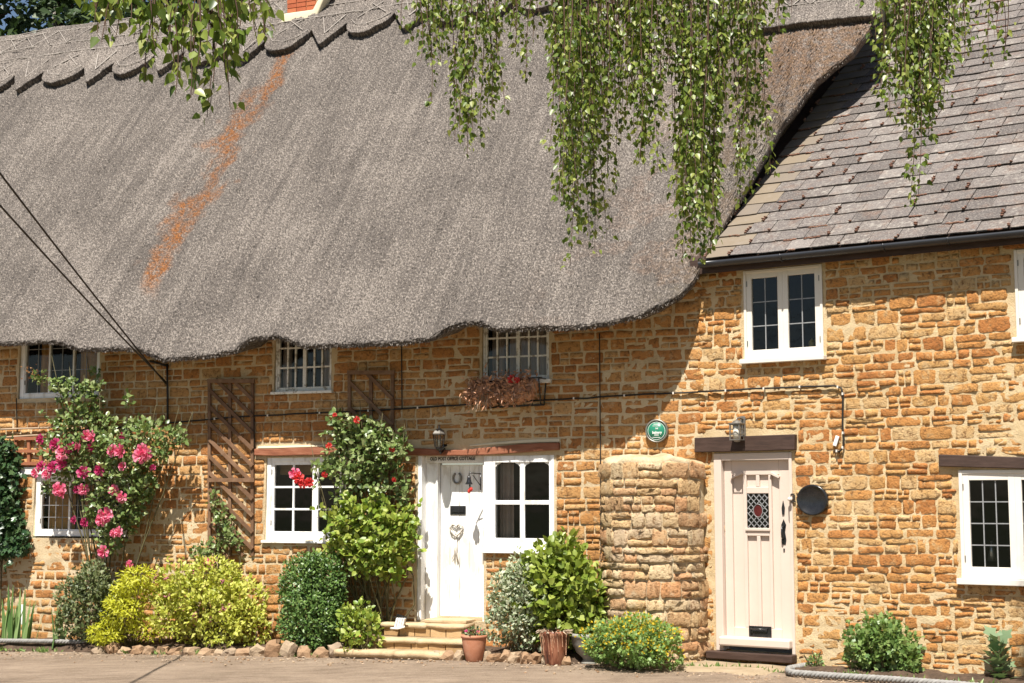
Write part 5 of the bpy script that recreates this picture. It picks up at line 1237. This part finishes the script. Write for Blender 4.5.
# golden acer in tiers
e, f_, s_ = ground_thing(L, 132, .62, 'golden_acer', 'low yellow green feathery shrub sprawling in front of the dull green bush', 'shrub')
lb = []
for (x, y, rx, rz_) in ((108, 632, 22, 9), (125, 618, 26, 10), (118, 603, 18, 8), (135, 606, 22, 9), (140, 585, 20, 9), (150, 574, 20, 8), (158, 594, 22, 12), (100, 640, 14, 6), (150, 628, 22, 12), (122, 590, 12, 6)):
    q = at(x, y, f_.o[1]); q = f_.loc(q); lb.append((q[0], rng.normal() * .08 - .05, q[2], rx / s_, .20, rz_ / s_))
o, P, d = foliage(e, lb, 4200, .06, LM['acer'], 'narrow', shell=.35, up=-.1, jit=.9)
stems(e, (0, .1, 0), P[rng.choice(len(P), 26)], .008)
e, f_, s_, P, d, lb = shrub(L, 210, .48, 148, 279, 554, 642, 'golden_spirea', 'wide yellow green shrub dotted with pink florets before the tall trellis', 'spirea', 5600, .056, k=16, depth=.85, rs=.36, sprigs=160)
idx = rng.choice(np.where(d[:, 1] < .3)[0], 26); mb = MB()
idx = [i for i in idx if P[i, 2] > .35]
for i in idx:
    for q in range(7): mb.blob(P[i] + d[i] * .04 + rng.normal(size=3) * .018, (.016, .016, .010), q)
mb.build('florets', FM['mauve'], e, True)['kind'] = 'stuff'
shrub(L, 315, .50, 279, 354, 550, 634, 'box_bush', 'rounded dark green clipped box bush under the white casement', 'box', 12500, .042, sprigs=40, shape='small', shell=.42, k=1, jit=.9)
shrub(L, 361, .70, 337, 388, 596, 645, 'potentilla', 'small loose light green plant at the left end of the steps', 'bright', 420, .06, 'wide', k=7, shell=.2, sprigs=14)
# variegated, broad-leaved, yellow-flowered
e, f_, s_, P, d, lb = shrub(L, 517, .58, 487, 548, 549, 648, 'variegated_bush', 'silvery variegated bush beside the terracotta pot', 'silver', 3000, .05, shell=.4, k=10, depth=.5, sprigs=90)
shrub(L, 561, .45, 513, 604, 530, 640, 'hydrangea_bush', 'broad leaved bright green shrub behind the glazed pot', 'hydrangea', 3000, .085, 'wide', shell=.5, k=13, depth=.7, sprigs=30)
e, f_, s_, P, d, lb = shrub(L, 632, 1.02, 584, 683, 613, 668, 'corydalis_mound', 'low green mound covered in small yellow flowers before the curved oven', 'corydalis', 5200, .035, 'lobed', shell=.7, k=12, depth=.8)
idx = np.where((d[:, 2] > -.15) & (rng.random(len(d)) < .26))[0]; Pf = P[idx] + d[idx] * .025
D = unit(d[idx] + rdirs(len(idx)) * .6); a = leaves('yellow_flowers', np.concatenate([Pf, Pf]), np.concatenate([D, unit(D + rdirs(len(idx)) * .8)]), rdirs(2 * len(idx)), .033, FM['yellow'], e, 'small'); a['kind'] = 'stuff'
shrub(R, 878, .28, 840, 917, 614, 676, 'geranium_bush', 'leafy mid green bush against the wall behind the pale rope', 'geranium', 2400, .05, 'lobed', k=11, depth=.45, shell=.55, sprigs=50)
e, f_, s_ = ground_thing(R, 994, .22, 'wild_poppy', 'upright grey green jagged leaved plant at the right end of the wall bed', 'plant')
n = 30; t_ = np.linspace(0, 1, n); a = t_ * 72; P = np.stack([.02 * np.cos(a), .02 * np.sin(a), .03 + .38 * t_], 1); D = np.stack([np.cos(a), np.sin(a), .15 + .9 * t_ + .3 * rng.random(n)], 1)
leaves('foliage', P, D, np.tile([0, 0, 1.], (n, 1)) + rdirs(n) * .5, rng.uniform(.13, .21, n), LM['thistle'], e, 'lobed'); MB().tube([(0, 0, 0), (.01, 0, .25), (0, 0, .46)], .012, 6).build('stem', M['stem'], e, True)
shrub(R, 812, .14, 802, 824, 655, 668, 'door_weed', 'tiny green weed growing by the rope loop at the cream door', 'geranium', 150, .035, k=4, cat='weed')
# iris clumps: each blade its own part
bl = []
for s in range(5):
    V = []; bend = .02 + .02 * s
    for i, t_ in enumerate((0, .35, .7, 1)): wd = (.036, .042, .032, .003)[i]; V += [(-wd / 2, bend * t_ * t_, t_), (0, bend * t_ * t_ - .012 * (1 - t_), t_), (wd / 2, bend * t_ * t_, t_)]
    bl.append(MB().raw(V, [(3 * i + k, 3 * i + k + 1, 3 * i + k + 4, 3 * i + k + 3) for i in range(3) for k in range(2)]).mesh('blade', LM['iris'], True))
def iris(x0, x1, w, n, hmin, hmax, label):
    e, f_, s_ = ground_thing(L, (x0 + x1) / 2, w, 'iris_clump', label, 'iris', 'iris clumps')
    for i in range(n):
        x = rng.uniform(x0, x1); q = f_.on(x, 560); o = link(bpy.data.objects.new('blade', bl[rng.integers(5)]), e); o.location = (q[0], rng.normal() * .06, .04)
        o.scale = (rng.uniform(.9, 1.3), 1, rng.uniform(hmin, hmax)); o.rotation_euler = (rng.normal() * .08, rng.normal() * .07, rng.normal() * .6)
iris(-8, 33, .48, 28, .48, .82, 'tall sword leaved iris clump in the bed at the far left'); iris(54, 68, .60, 9, .3, .55, 'smaller sword leaved iris clump before the dull green bush')
e, f_, s_ = ground_thing(L, 24, .22, 'plant_marker', 'small white upright marker behind the tall iris blades', 'marker')
MB().box(-.045, .045, -.01, .01, .3, .56).build('plate', M['white'], e, False, .006); MB().box(-.012, .012, -.008, .008, 0, .3).build('stake', M['dark_oak'], e)
e, f_, s_ = ground_thing(L, 401, .42, 'boot_brush', 'small white and black striped boot brush leaning left of the top step', 'brush', dz=.30)
for i in range(4):
    Mx = Matrix.Translation((-.045 + i * .03, 0, .07)) @ Matrix.Rotation(.25, 4, 'Y'); MB().box(-.010, .010, -.02, .02, -.05, .06, Mx).build('bristle_strip', M['white' if i % 2 == 0 else 'white'], e)
Mx = Matrix.Translation((0, .025, .09)) @ Matrix.Rotation(.25, 4, 'Y'); MB().box(-.07, .06, -.005, .005, -.05, .07, Mx).build('back_board', M['black'], e)
MB().tube([(-.12, 0, .005), (-.02, -.02, .01), (.06, 0, .03)], .014, 6).build('handle', M['white'], e, True)

# ------------------------------------------------------------------ climbing plants
def climber(fr, name, label, cat, xg, blobs, mat, per_px, size, shape, wc=.2, stems_to=8, up=.2, base_w=.12, shoots=0):
    e, f_, s_ = ground_thing(fr, xg, base_w, name, label, cat); lb = []; Ps = []; Ds = []
    for (x, y, rx, ry, w) in blobs:
        q = f_.on(x, y, w - base_w); s2 = F_PX / f_.world(q)[1]; lb.append((q[0], q[1], q[2], rx / s2, min(.28, .55 * rx / s2 + .05), ry / s2)); n = int(per_px * rx * ry * math.pi)
        d = rdirs(n); r = .25 + .75 * rng.random(n) ** .6; r *= 1 + .75 * fbm(d[:, 0] * 2.5 + x, d[:, 2] * 2.5 + d[:, 1], 15, 2); P = np.array(lb[-1][:3]) + np.array(lb[-1][3:]) * d * r[:, None]; Ps.append(P); Ds.append(d)
    P = np.concatenate(Ps); d = np.concatenate(Ds); lim = base_w - .02; P[:, 1] = np.minimum(P[:, 1], lim - .02 * rng.random(len(P))); m = len(P)
    D = unit(d * .5 + rdirs(m) * .8 + np.array([0, -.2, up])); Nn = unit(np.array([0, -.8, .6]) + rdirs(m) * .7)
    leaves('foliage', P, D, Nn, size * (.6 + .8 * rng.random(m)), LM[mat], e, shape)
    mb = MB(); SP, SD = [], []
    for i in range(shoots):
        p0 = P[rng.integers(len(P))]; a = rng.uniform(.1, math.pi - .1) if up > 0 else rng.uniform(-math.pi, 0); ln = rng.uniform(.12, .36); v0 = np.array([math.cos(a), -.25 + rng.normal() * .2, math.sin(a)]); pts = []
        for k in range(6):
            t_ = k / 5; pts.append(p0 + v0 * ln * t_ + np.array([0, -.03, -.35 * ln]) * t_ * t_)
        mb.tube(pts, [.004, .004, .0035, .003, .002, .0015], 4)
        for k in range(int(ln / .022)):
            t_ = rng.random(); c = p0 + v0 * ln * t_ + np.array([0, -.03, -.35 * ln]) * t_ * t_; SP.append(c); SD.append(rdirs(1)[0] + v0 * .6)
    if SP: leaves('shoot_leaves', SP, np.array(SD), unit(np.array([0, -.8, .7]) + rdirs(len(SP)) * .6), size * (.6 + .7 * rng.random(len(SP))), LM[mat], e, shape)
    for q in lb[:stems_to]:
        c = np.array(q[:3]); b0 = np.array([rng.normal() * .05, 0, 0]); m1 = b0 * .5 + c * .5 + np.array([rng.normal() * .1, .02, 0]); mb.tube([b0, (b0 + m1) / 2 + rng.normal(size=3) * .03, m1, (m1 + c) / 2 + rng.normal(size=3) * .04, c, c + (c - m1) * .25], [.014, .012, .010, .008, .006, .003], 5)
    mb.build('stem', M['stem'], e, True); return e, f_
def blooms(e, f_, lst, mats, base_w, seed=3, name='rose_bloom'):
    me_ = {k: [petal_mesh(name, FM[k], seed=seed + q) for q in range(3)] for k in mats}
    for (x, y, rp_, k, w) in lst:
        q = f_.on(x, y, w - base_w); s2 = F_PX / f_.world(q)[1]; o = link(bpy.data.objects.new(name, random.choice(me_[k])), e); o.location = q; r_ = rp_ / s2 * 1.25
        o.scale = (r_, r_ * 1.1, r_); o.rotation_euler = (random.uniform(-.7, .3), random.uniform(0, 6), random.uniform(-.6, .6))
RB = [(58, 385, 13, 7, .45), (72, 393, 16, 9, .42), (85, 400, 12, 9, .4), (92, 388, 10, 9, .4), (80, 415, 22, 14, .38), (100, 420, 18, 10, .36), (65, 425, 16, 9, .36), (60, 447, 22, 16, .36), (90, 445, 26, 16, .40),
      (120, 445, 28, 18, .44), (150, 432, 18, 12, .44), (172, 434, 14, 8, .44), (183, 438, 6, 6, .45), (160, 448, 18, 12, .42), (135, 424, 14, 8, .38), (115, 470, 34, 16, .36), (85, 475, 20, 14, .34), (60, 470, 16, 12, .34), (145, 468, 16, 14, .38),
      (105, 498, 20, 18, .32), (130, 495, 20, 22, .34), (145, 490, 14, 12, .36), (120, 525, 16, 16, .32), (105, 525, 12, 16, .32), (130, 515, 16, 14, .34), (110, 545, 12, 14, .34), (96, 515, 8, 10, .34), (48, 488, 7, 7, .3), (40, 378, 8, 5, .42), (128, 400, 5, 8, .3), (96, 372, 5, 8, .2)]
e, f_ = climber(L, 'climbing_rose', 'sprawling climbing rose full of pink blooms over the leaded ground floor window', 'rose', 112, RB, 'rose', .21, .060, 'wide', stems_to=13, shoots=80)
RBL = [(43, 439, 5, 'deep', .5), (57, 445, 6, 'deep', .5), (63, 454, 6.5, 'pink', .5), (72, 448, 5, 'deep', .5), (82, 447, 5.5, 'pink', .55), (91, 447, 4, 'deep', .5), (88, 435, 5.5, 'pink', .5), (95, 437, 6, 'pink', .5), (122, 435, 3.5, 'deep', .55), (115, 451, 6, 'pink', .6), (123, 451, 6.5, 'pink', .6),
       (141, 456, 7, 'pink', .62), (147, 452, 6.5, 'pink', .62), (143, 448, 5, 'pink', .6), (153, 468, 3, 'deep', .55), (124, 467, 4.5, 'pink', .55), (102, 470, 6, 'deep', .5), (84, 474, 6.5, 'deep', .5), (43, 467, 5, 'deep', .45), (38, 473, 5, 'pink', .45), (48, 475, 5, 'pink', .45), (55, 468, 6, 'deep', .48), (62, 466, 5, 'deep', .48),
       (62, 460, 4.5, 'pink', .48), (60, 489, 6.5, 'pink', .45), (66, 492, 6, 'pink', .45), (84, 489, 5.5, 'pink', .45), (78, 489, 4, 'deep', .45), (114, 490, 5, 'pink', .48), (123, 497, 5.5, 'pink', .5), (105, 515, 7, 'pink', .5), (103, 520, 6, 'pink', .5), (76, 520, 4, 'deep', .42), (86, 522, 4.5, 'deep', .42), (121, 532, 5, 'pink', .48), (116, 533, 4.5, 'pink', .48), (105, 551, 6, 'pink', .48), (131, 564, 4, 'pink', .6)]
blooms(e, f_, RBL, ('pink', 'deep'), .12)
n = 60; q = np.array([f_.on(x, y, .36) for x, y in zip(rng.normal(32, 5, n), rng.normal(374, 4, n))]); leaves('russet_buds', q, rdirs(n), rdirs(n), .03, FM['bud'], e, 'small')
RB2 = [(345, 432, 18, 12, .25), (362, 428, 16, 10, .28), (380, 438, 18, 14, .28), (340, 450, 16, 12, .26), (365, 452, 24, 16, .3), (392, 455, 16, 16, .28), (403, 445, 8, 10, .26), (335, 470, 16, 12, .3), (355, 478, 20, 16, .28), (375, 480, 14, 14, .26), (328, 462, 8, 8, .3), (316, 468, 6, 5, .32), (400, 480, 9, 16, .24), (345, 497, 16, 10, .26), (318, 482, 5, 5, .34), (338, 420, 8, 6, .26), (405, 495, 6, 12, .22)]
e, f_ = climber(L, 'climbing_rose', 'climbing rose with a few red blooms on the trellis left of the plank door', 'rose', 372, RB2, 'rose', .16, .060, 'wide', stems_to=17, shoots=60)
blooms(e, f_, [(295, 474, 5.5, 'pink', .5), (299, 478, 5.5, 'red', .5), (304, 483, 5, 'red', .48), (309, 482, 4.5, 'red', .48), (358, 420, 3.6, 'red', .45), (335, 415, 2.2, 'red', .4), (393, 448, 3.4, 'red', .4), (325, 474, 3, 'red', .45), (395, 479, 2.6, 'red', .38), (329, 446, 3, 'red', .4)], ('pink', 'red'), .12, 8)
CB = [(345, 522, 20, 16, .34), (370, 515, 22, 16, .34), (395, 525, 18, 20, .3), (335, 545, 12, 14, .36), (360, 545, 24, 18, .38), (385, 550, 24, 20, .36), (402, 555, 13, 18, .3), (368, 567, 20, 12, .36), (390, 572, 14, 9, .32), (352, 530, 14, 12, .4)]
climber(L, 'leafy_climber', 'bright green leafy climber below the red roses and beside the steps', 'climber', 385, CB, 'bright', .15, .072, 'wide', stems_to=10, shoots=150)
IV = [(0, 450, 16, 14, .12), (6, 470, 16, 16, .14), (2, 495, 18, 18, .14), (8, 520, 15, 18, .15), (14, 540, 12, 14, .16), (2, 545, 16, 12, .16), (-14, 500, 20, 40, .14), (20, 548, 8, 7, .16)]
climber(L, 'ivy_clump', 'dark glossy ivy clinging to the wall at the left edge', 'ivy', -4, IV, 'ivy', .42, .075, 'lobed', stems_to=4, up=-.5, shoots=24)
TB = [(212, 548, 16, 10, .16), (222, 520, 10, 18, .14), (215, 500, 6, 10, .12), (232, 540, 8, 12, .14), (200, 555, 12, 8, .2)]
e, f_ = climber(L, 'young_rose', 'thin young rose climbing the foot of the tall bare trellis', 'rose', 220, TB, 'rose', .26, .05, 'wide', stems_to=5)
blooms(e, f_, [(212, 562, 4.5, 'pink', .4), (206, 560, 3, 'pink', .4)], ('pink',), .12, 5)

# ------------------------------------------------------------------ trees behind the ridge
def far_tree(x, Y, ztop, rad, label, n, seed):
    P0 = np.array([(x - 512) / F_PX * Y, Y, 0]); P0[2] = float(gz(P0[0])) - .05; e = thing('tree', label, 'tree', P0, 0, 'trees behind the thatched ridge')
    r = random.Random(seed); tr_ = [(0, 0, 0)]; 
    for k in range(1, 9): tr_.append((r.gauss(0, .12), r.gauss(0, .12), ztop * k / 9))
    mb = MB().tube(tr_, [.32 * (1 - k / 10) for k in range(9)], 8); mb.build('trunk', M['bark'], e, True)
    lb = []; br = MB()
    for k in range(26):
        z = ztop * (.38 + .58 * (k / 26)); q = rad * (1.05 - .75 * (k / 26)); a = k * 2.4 + r.random(); c = (q * .62 * math.cos(a), q * .62 * math.sin(a), z); lb.append((*c, q * .42, q * .42, .55 + .25 * r.random()))
        br.tube([(0, 0, z * .93), (c[0] * .5, c[1] * .5, z * .97), c], [.07, .05, .02], 5)
    br.build('limb', M['twig'], e, True)
    o, P, d = foliage(e, lb, n, .30, LM['tree'], 'small', 'crown', shell=.2, up=-.1, jit=1)
for a in ((-70, 36, 21, 4, 'dark green tree rising behind the ridge at the very left edge', 7500, 1), (46, 40, 19, 2.2, 'thin dark tree behind the ridge left of a patch of sky', 3200, 2), (150, 37, 21, 4.2, 'broad dark green tree behind the ridge near the brick chimney', 8500, 3), (262, 39, 21, 3.4, 'dark green tree directly behind the brick chimney', 6500, 4)): far_tree(*a)

# ------------------------------------------------------------------ weeping birch hanging in front
birch = thing('weeping_birch', 'weeping birch with long leafy shoots hanging in front of the roofs', 'tree', (6.6, 9.4, float(gz(6.6))))
BO = np.array([6.6, 9.4, 0.0])
MB().tube([(0, 0, -.1), (.05, .02, 2), (-.1, .1, 4.2), (-.25, .2, 6.4), (-.6, .5, 8.6)], [.30, .25, .21, .17, .12], 12).build('trunk', M['bark'], birch, True)
limbs = [([(6.35, 9.6, 5.0), (5.0, 10.2, 5.95), (3.2, 10.5, 6.05), (1.6, 10.5, 5.95), (.2, 10.5, 5.85), (-1.0, 10.4, 5.75)], .08), ([(6.4, 9.5, 5.4), (3.0, 8.6, 6.0), (0, 8.0, 5.7), (-1.4, 7.7, 5.2), (-2.3, 7.6, 4.75)], .07), ([(6.1, 9.8, 7.8), (5.6, 10.6, 7.9), (4.3, 10.7, 7.9)], .06)]
for pts, r in limbs:
    pts = [np.array(p) - BO for p in pts]; fine = []
    for a, b2 in zip(pts, pts[1:]): fine += [a + (b2 - a) * k / 4 + rng.normal(size=3) * .03 for k in range(4)]
    fine.append(pts[-1]); MB().tube(fine, list(np.linspace(r, .012, len(fine))), 7).build('limb', M['bark'], birch, True)
def strand(x, ytop, ybot, wpx, Y, dens=1.0, size=.052, spread_top=1.0, prof=None, bare=0):
    """a curtain of hanging shoots: x centre px, from ytop (above the frame) to ybot"""
    s = F_PX / Y; tw = MB(); Ps, Ds = [], []; nt = max(3, int(wpx / 3.6))
    for i in range(nt):
        f0 = (i + .5) / nt - .5 + rng.normal() * .08; xt = x + f0 * wpx * spread_top + rng.normal() * 3
        yb = ytop + (ybot - ytop) * (1 - (.5 * abs(f0) * 2) ** 1.8 * .7) * rng.uniform(.66, 1.08); dy = rng.normal() * .22
        n = max(4, int((yb - ytop) / 9)); pts = []; sway = rng.normal() * 7; ph = rng.random() * 6
        for k in range(n + 1):
            t_ = k / n; px_ = xt + sway * t_ + 2.2 * math.sin(ph + t_ * 7); py = ytop + (yb - ytop) * t_; pts.append(at(px_, py, Y + dy) - BO)
        tw.tube(pts, list(np.linspace(.006, .0022, n + 1)), 4, False)
        for k in range(n):
            t_ = k / n
            m = rng.poisson(dens * 2.3 * (.25 + .75 * min(1, t_ * 2.5)) * (.12 if t_ < bare else 1))
            for q in range(m):
                c = pts[k] + (pts[k + 1] - pts[k]) * rng.random(); a = rng.random() * 6.28; out = np.array([math.cos(a), math.sin(a), 0]); Ps.append(c + out * rng.uniform(.005, .055)); Ds.append(out * rng.uniform(.3, 1.0) + np.array([0, 0, -1.0]))
    o = tw.build('hanging_branch', M['twig'], birch, True); o['kind'] = 'stuff'; Ps = np.array(Ps); Ds = unit(np.array(Ds) + rng.normal(size=(len(Ds), 3)) * .25); n = len(Ps)
    leaves('foliage', Ps, Ds, unit(rdirs(n) + np.array([-.1, -.5, .25])), size * rng.uniform(.6, 1.25, n), LM['birch'], o, 'birch')
ST = [(425, -45, 95, 26, 12.6, 1.0), (445, -45, 55, 24, 12.8, .9), (472, -45, 172, 36, 12.5, 1.15), (492, -45, 100, 20, 12.8, .7), (515, -45, 50, 26, 12.8, .9), (575, -50, 252, 42, 12.4, 1.15), (560, -50, 110, 40, 12.7, 1.0), (598, -50, 175, 22, 12.8, .7), (622, -50, 185, 24, 12.9, .5),
      (650, -50, 195, 26, 12.5, 1.2), (635, -50, 120, 36, 12.8, .8), (700, -50, 272, 38, 12.2, 1.35), (692, -50, 296, 20, 12.3, 1.0), (670, -50, 70, 26, 12.6, 1.1), (750, -50, 195, 32, 12.7, 1.0), (728, -50, 130, 22, 12.8, .8), (745, -50, 60, 36, 12.5, 1.0), (785, -50, 30, 30, 12.8, .6), (866, -50, 42, 16, 12.5, .7), (915, -50, 190, 38, 12.0, 1.1), (895, -50, 110, 26, 12.2, .9), (940, -50, 110, 34, 12.2, 1.0), (968, -50, 60, 26, 12.5, .7), (612, -50, 130, 34, 12.6, .6), (645, -50, 185, 30, 12.7, .7), (580, -50, 245, 46, 12.3, .9), (704, -50, 230, 46, 12.4, .9), (918, -50, 140, 50, 12.1, .8), (992, -50, 92, 14, 12.5, .55), (1016, -50, 78, 14, 12.5, .5)]
for (x, yt, yb, wp, Y, dn) in ST: strand(x, yt - 20, yb, wp, Y - 2.0, dn * 2.0, .046)
for (x, yb, wp, Y) in ((105, 42, 26, 7.6), (128, 28, 30, 7.7), (150, 84, 26, 7.6), (178, 88, 26, 7.7), (205, 118, 26, 7.6), (228, 105, 24, 7.6), (242, 60, 26, 7.7), (262, 40, 20, 7.7), (195, 50, 50, 7.8), (100, 14, 40, 7.7)): strand(x, -40, yb, wp, Y, .72, .066)
for (x, y) in ((1030, 690), (1040, 670)):      # boughs above the frame that shade the foot of the right wall
    P = R.world(R.on(x, y)); Q = P + np.array(SUN_DIR) * ((P[1] - 10.6) / -SUN_DIR[1]); qx, qy = proj(Q); strand(float(qx), float(qy) - 40, float(qy) + 45, 46, 10.6, 2.0, .06)
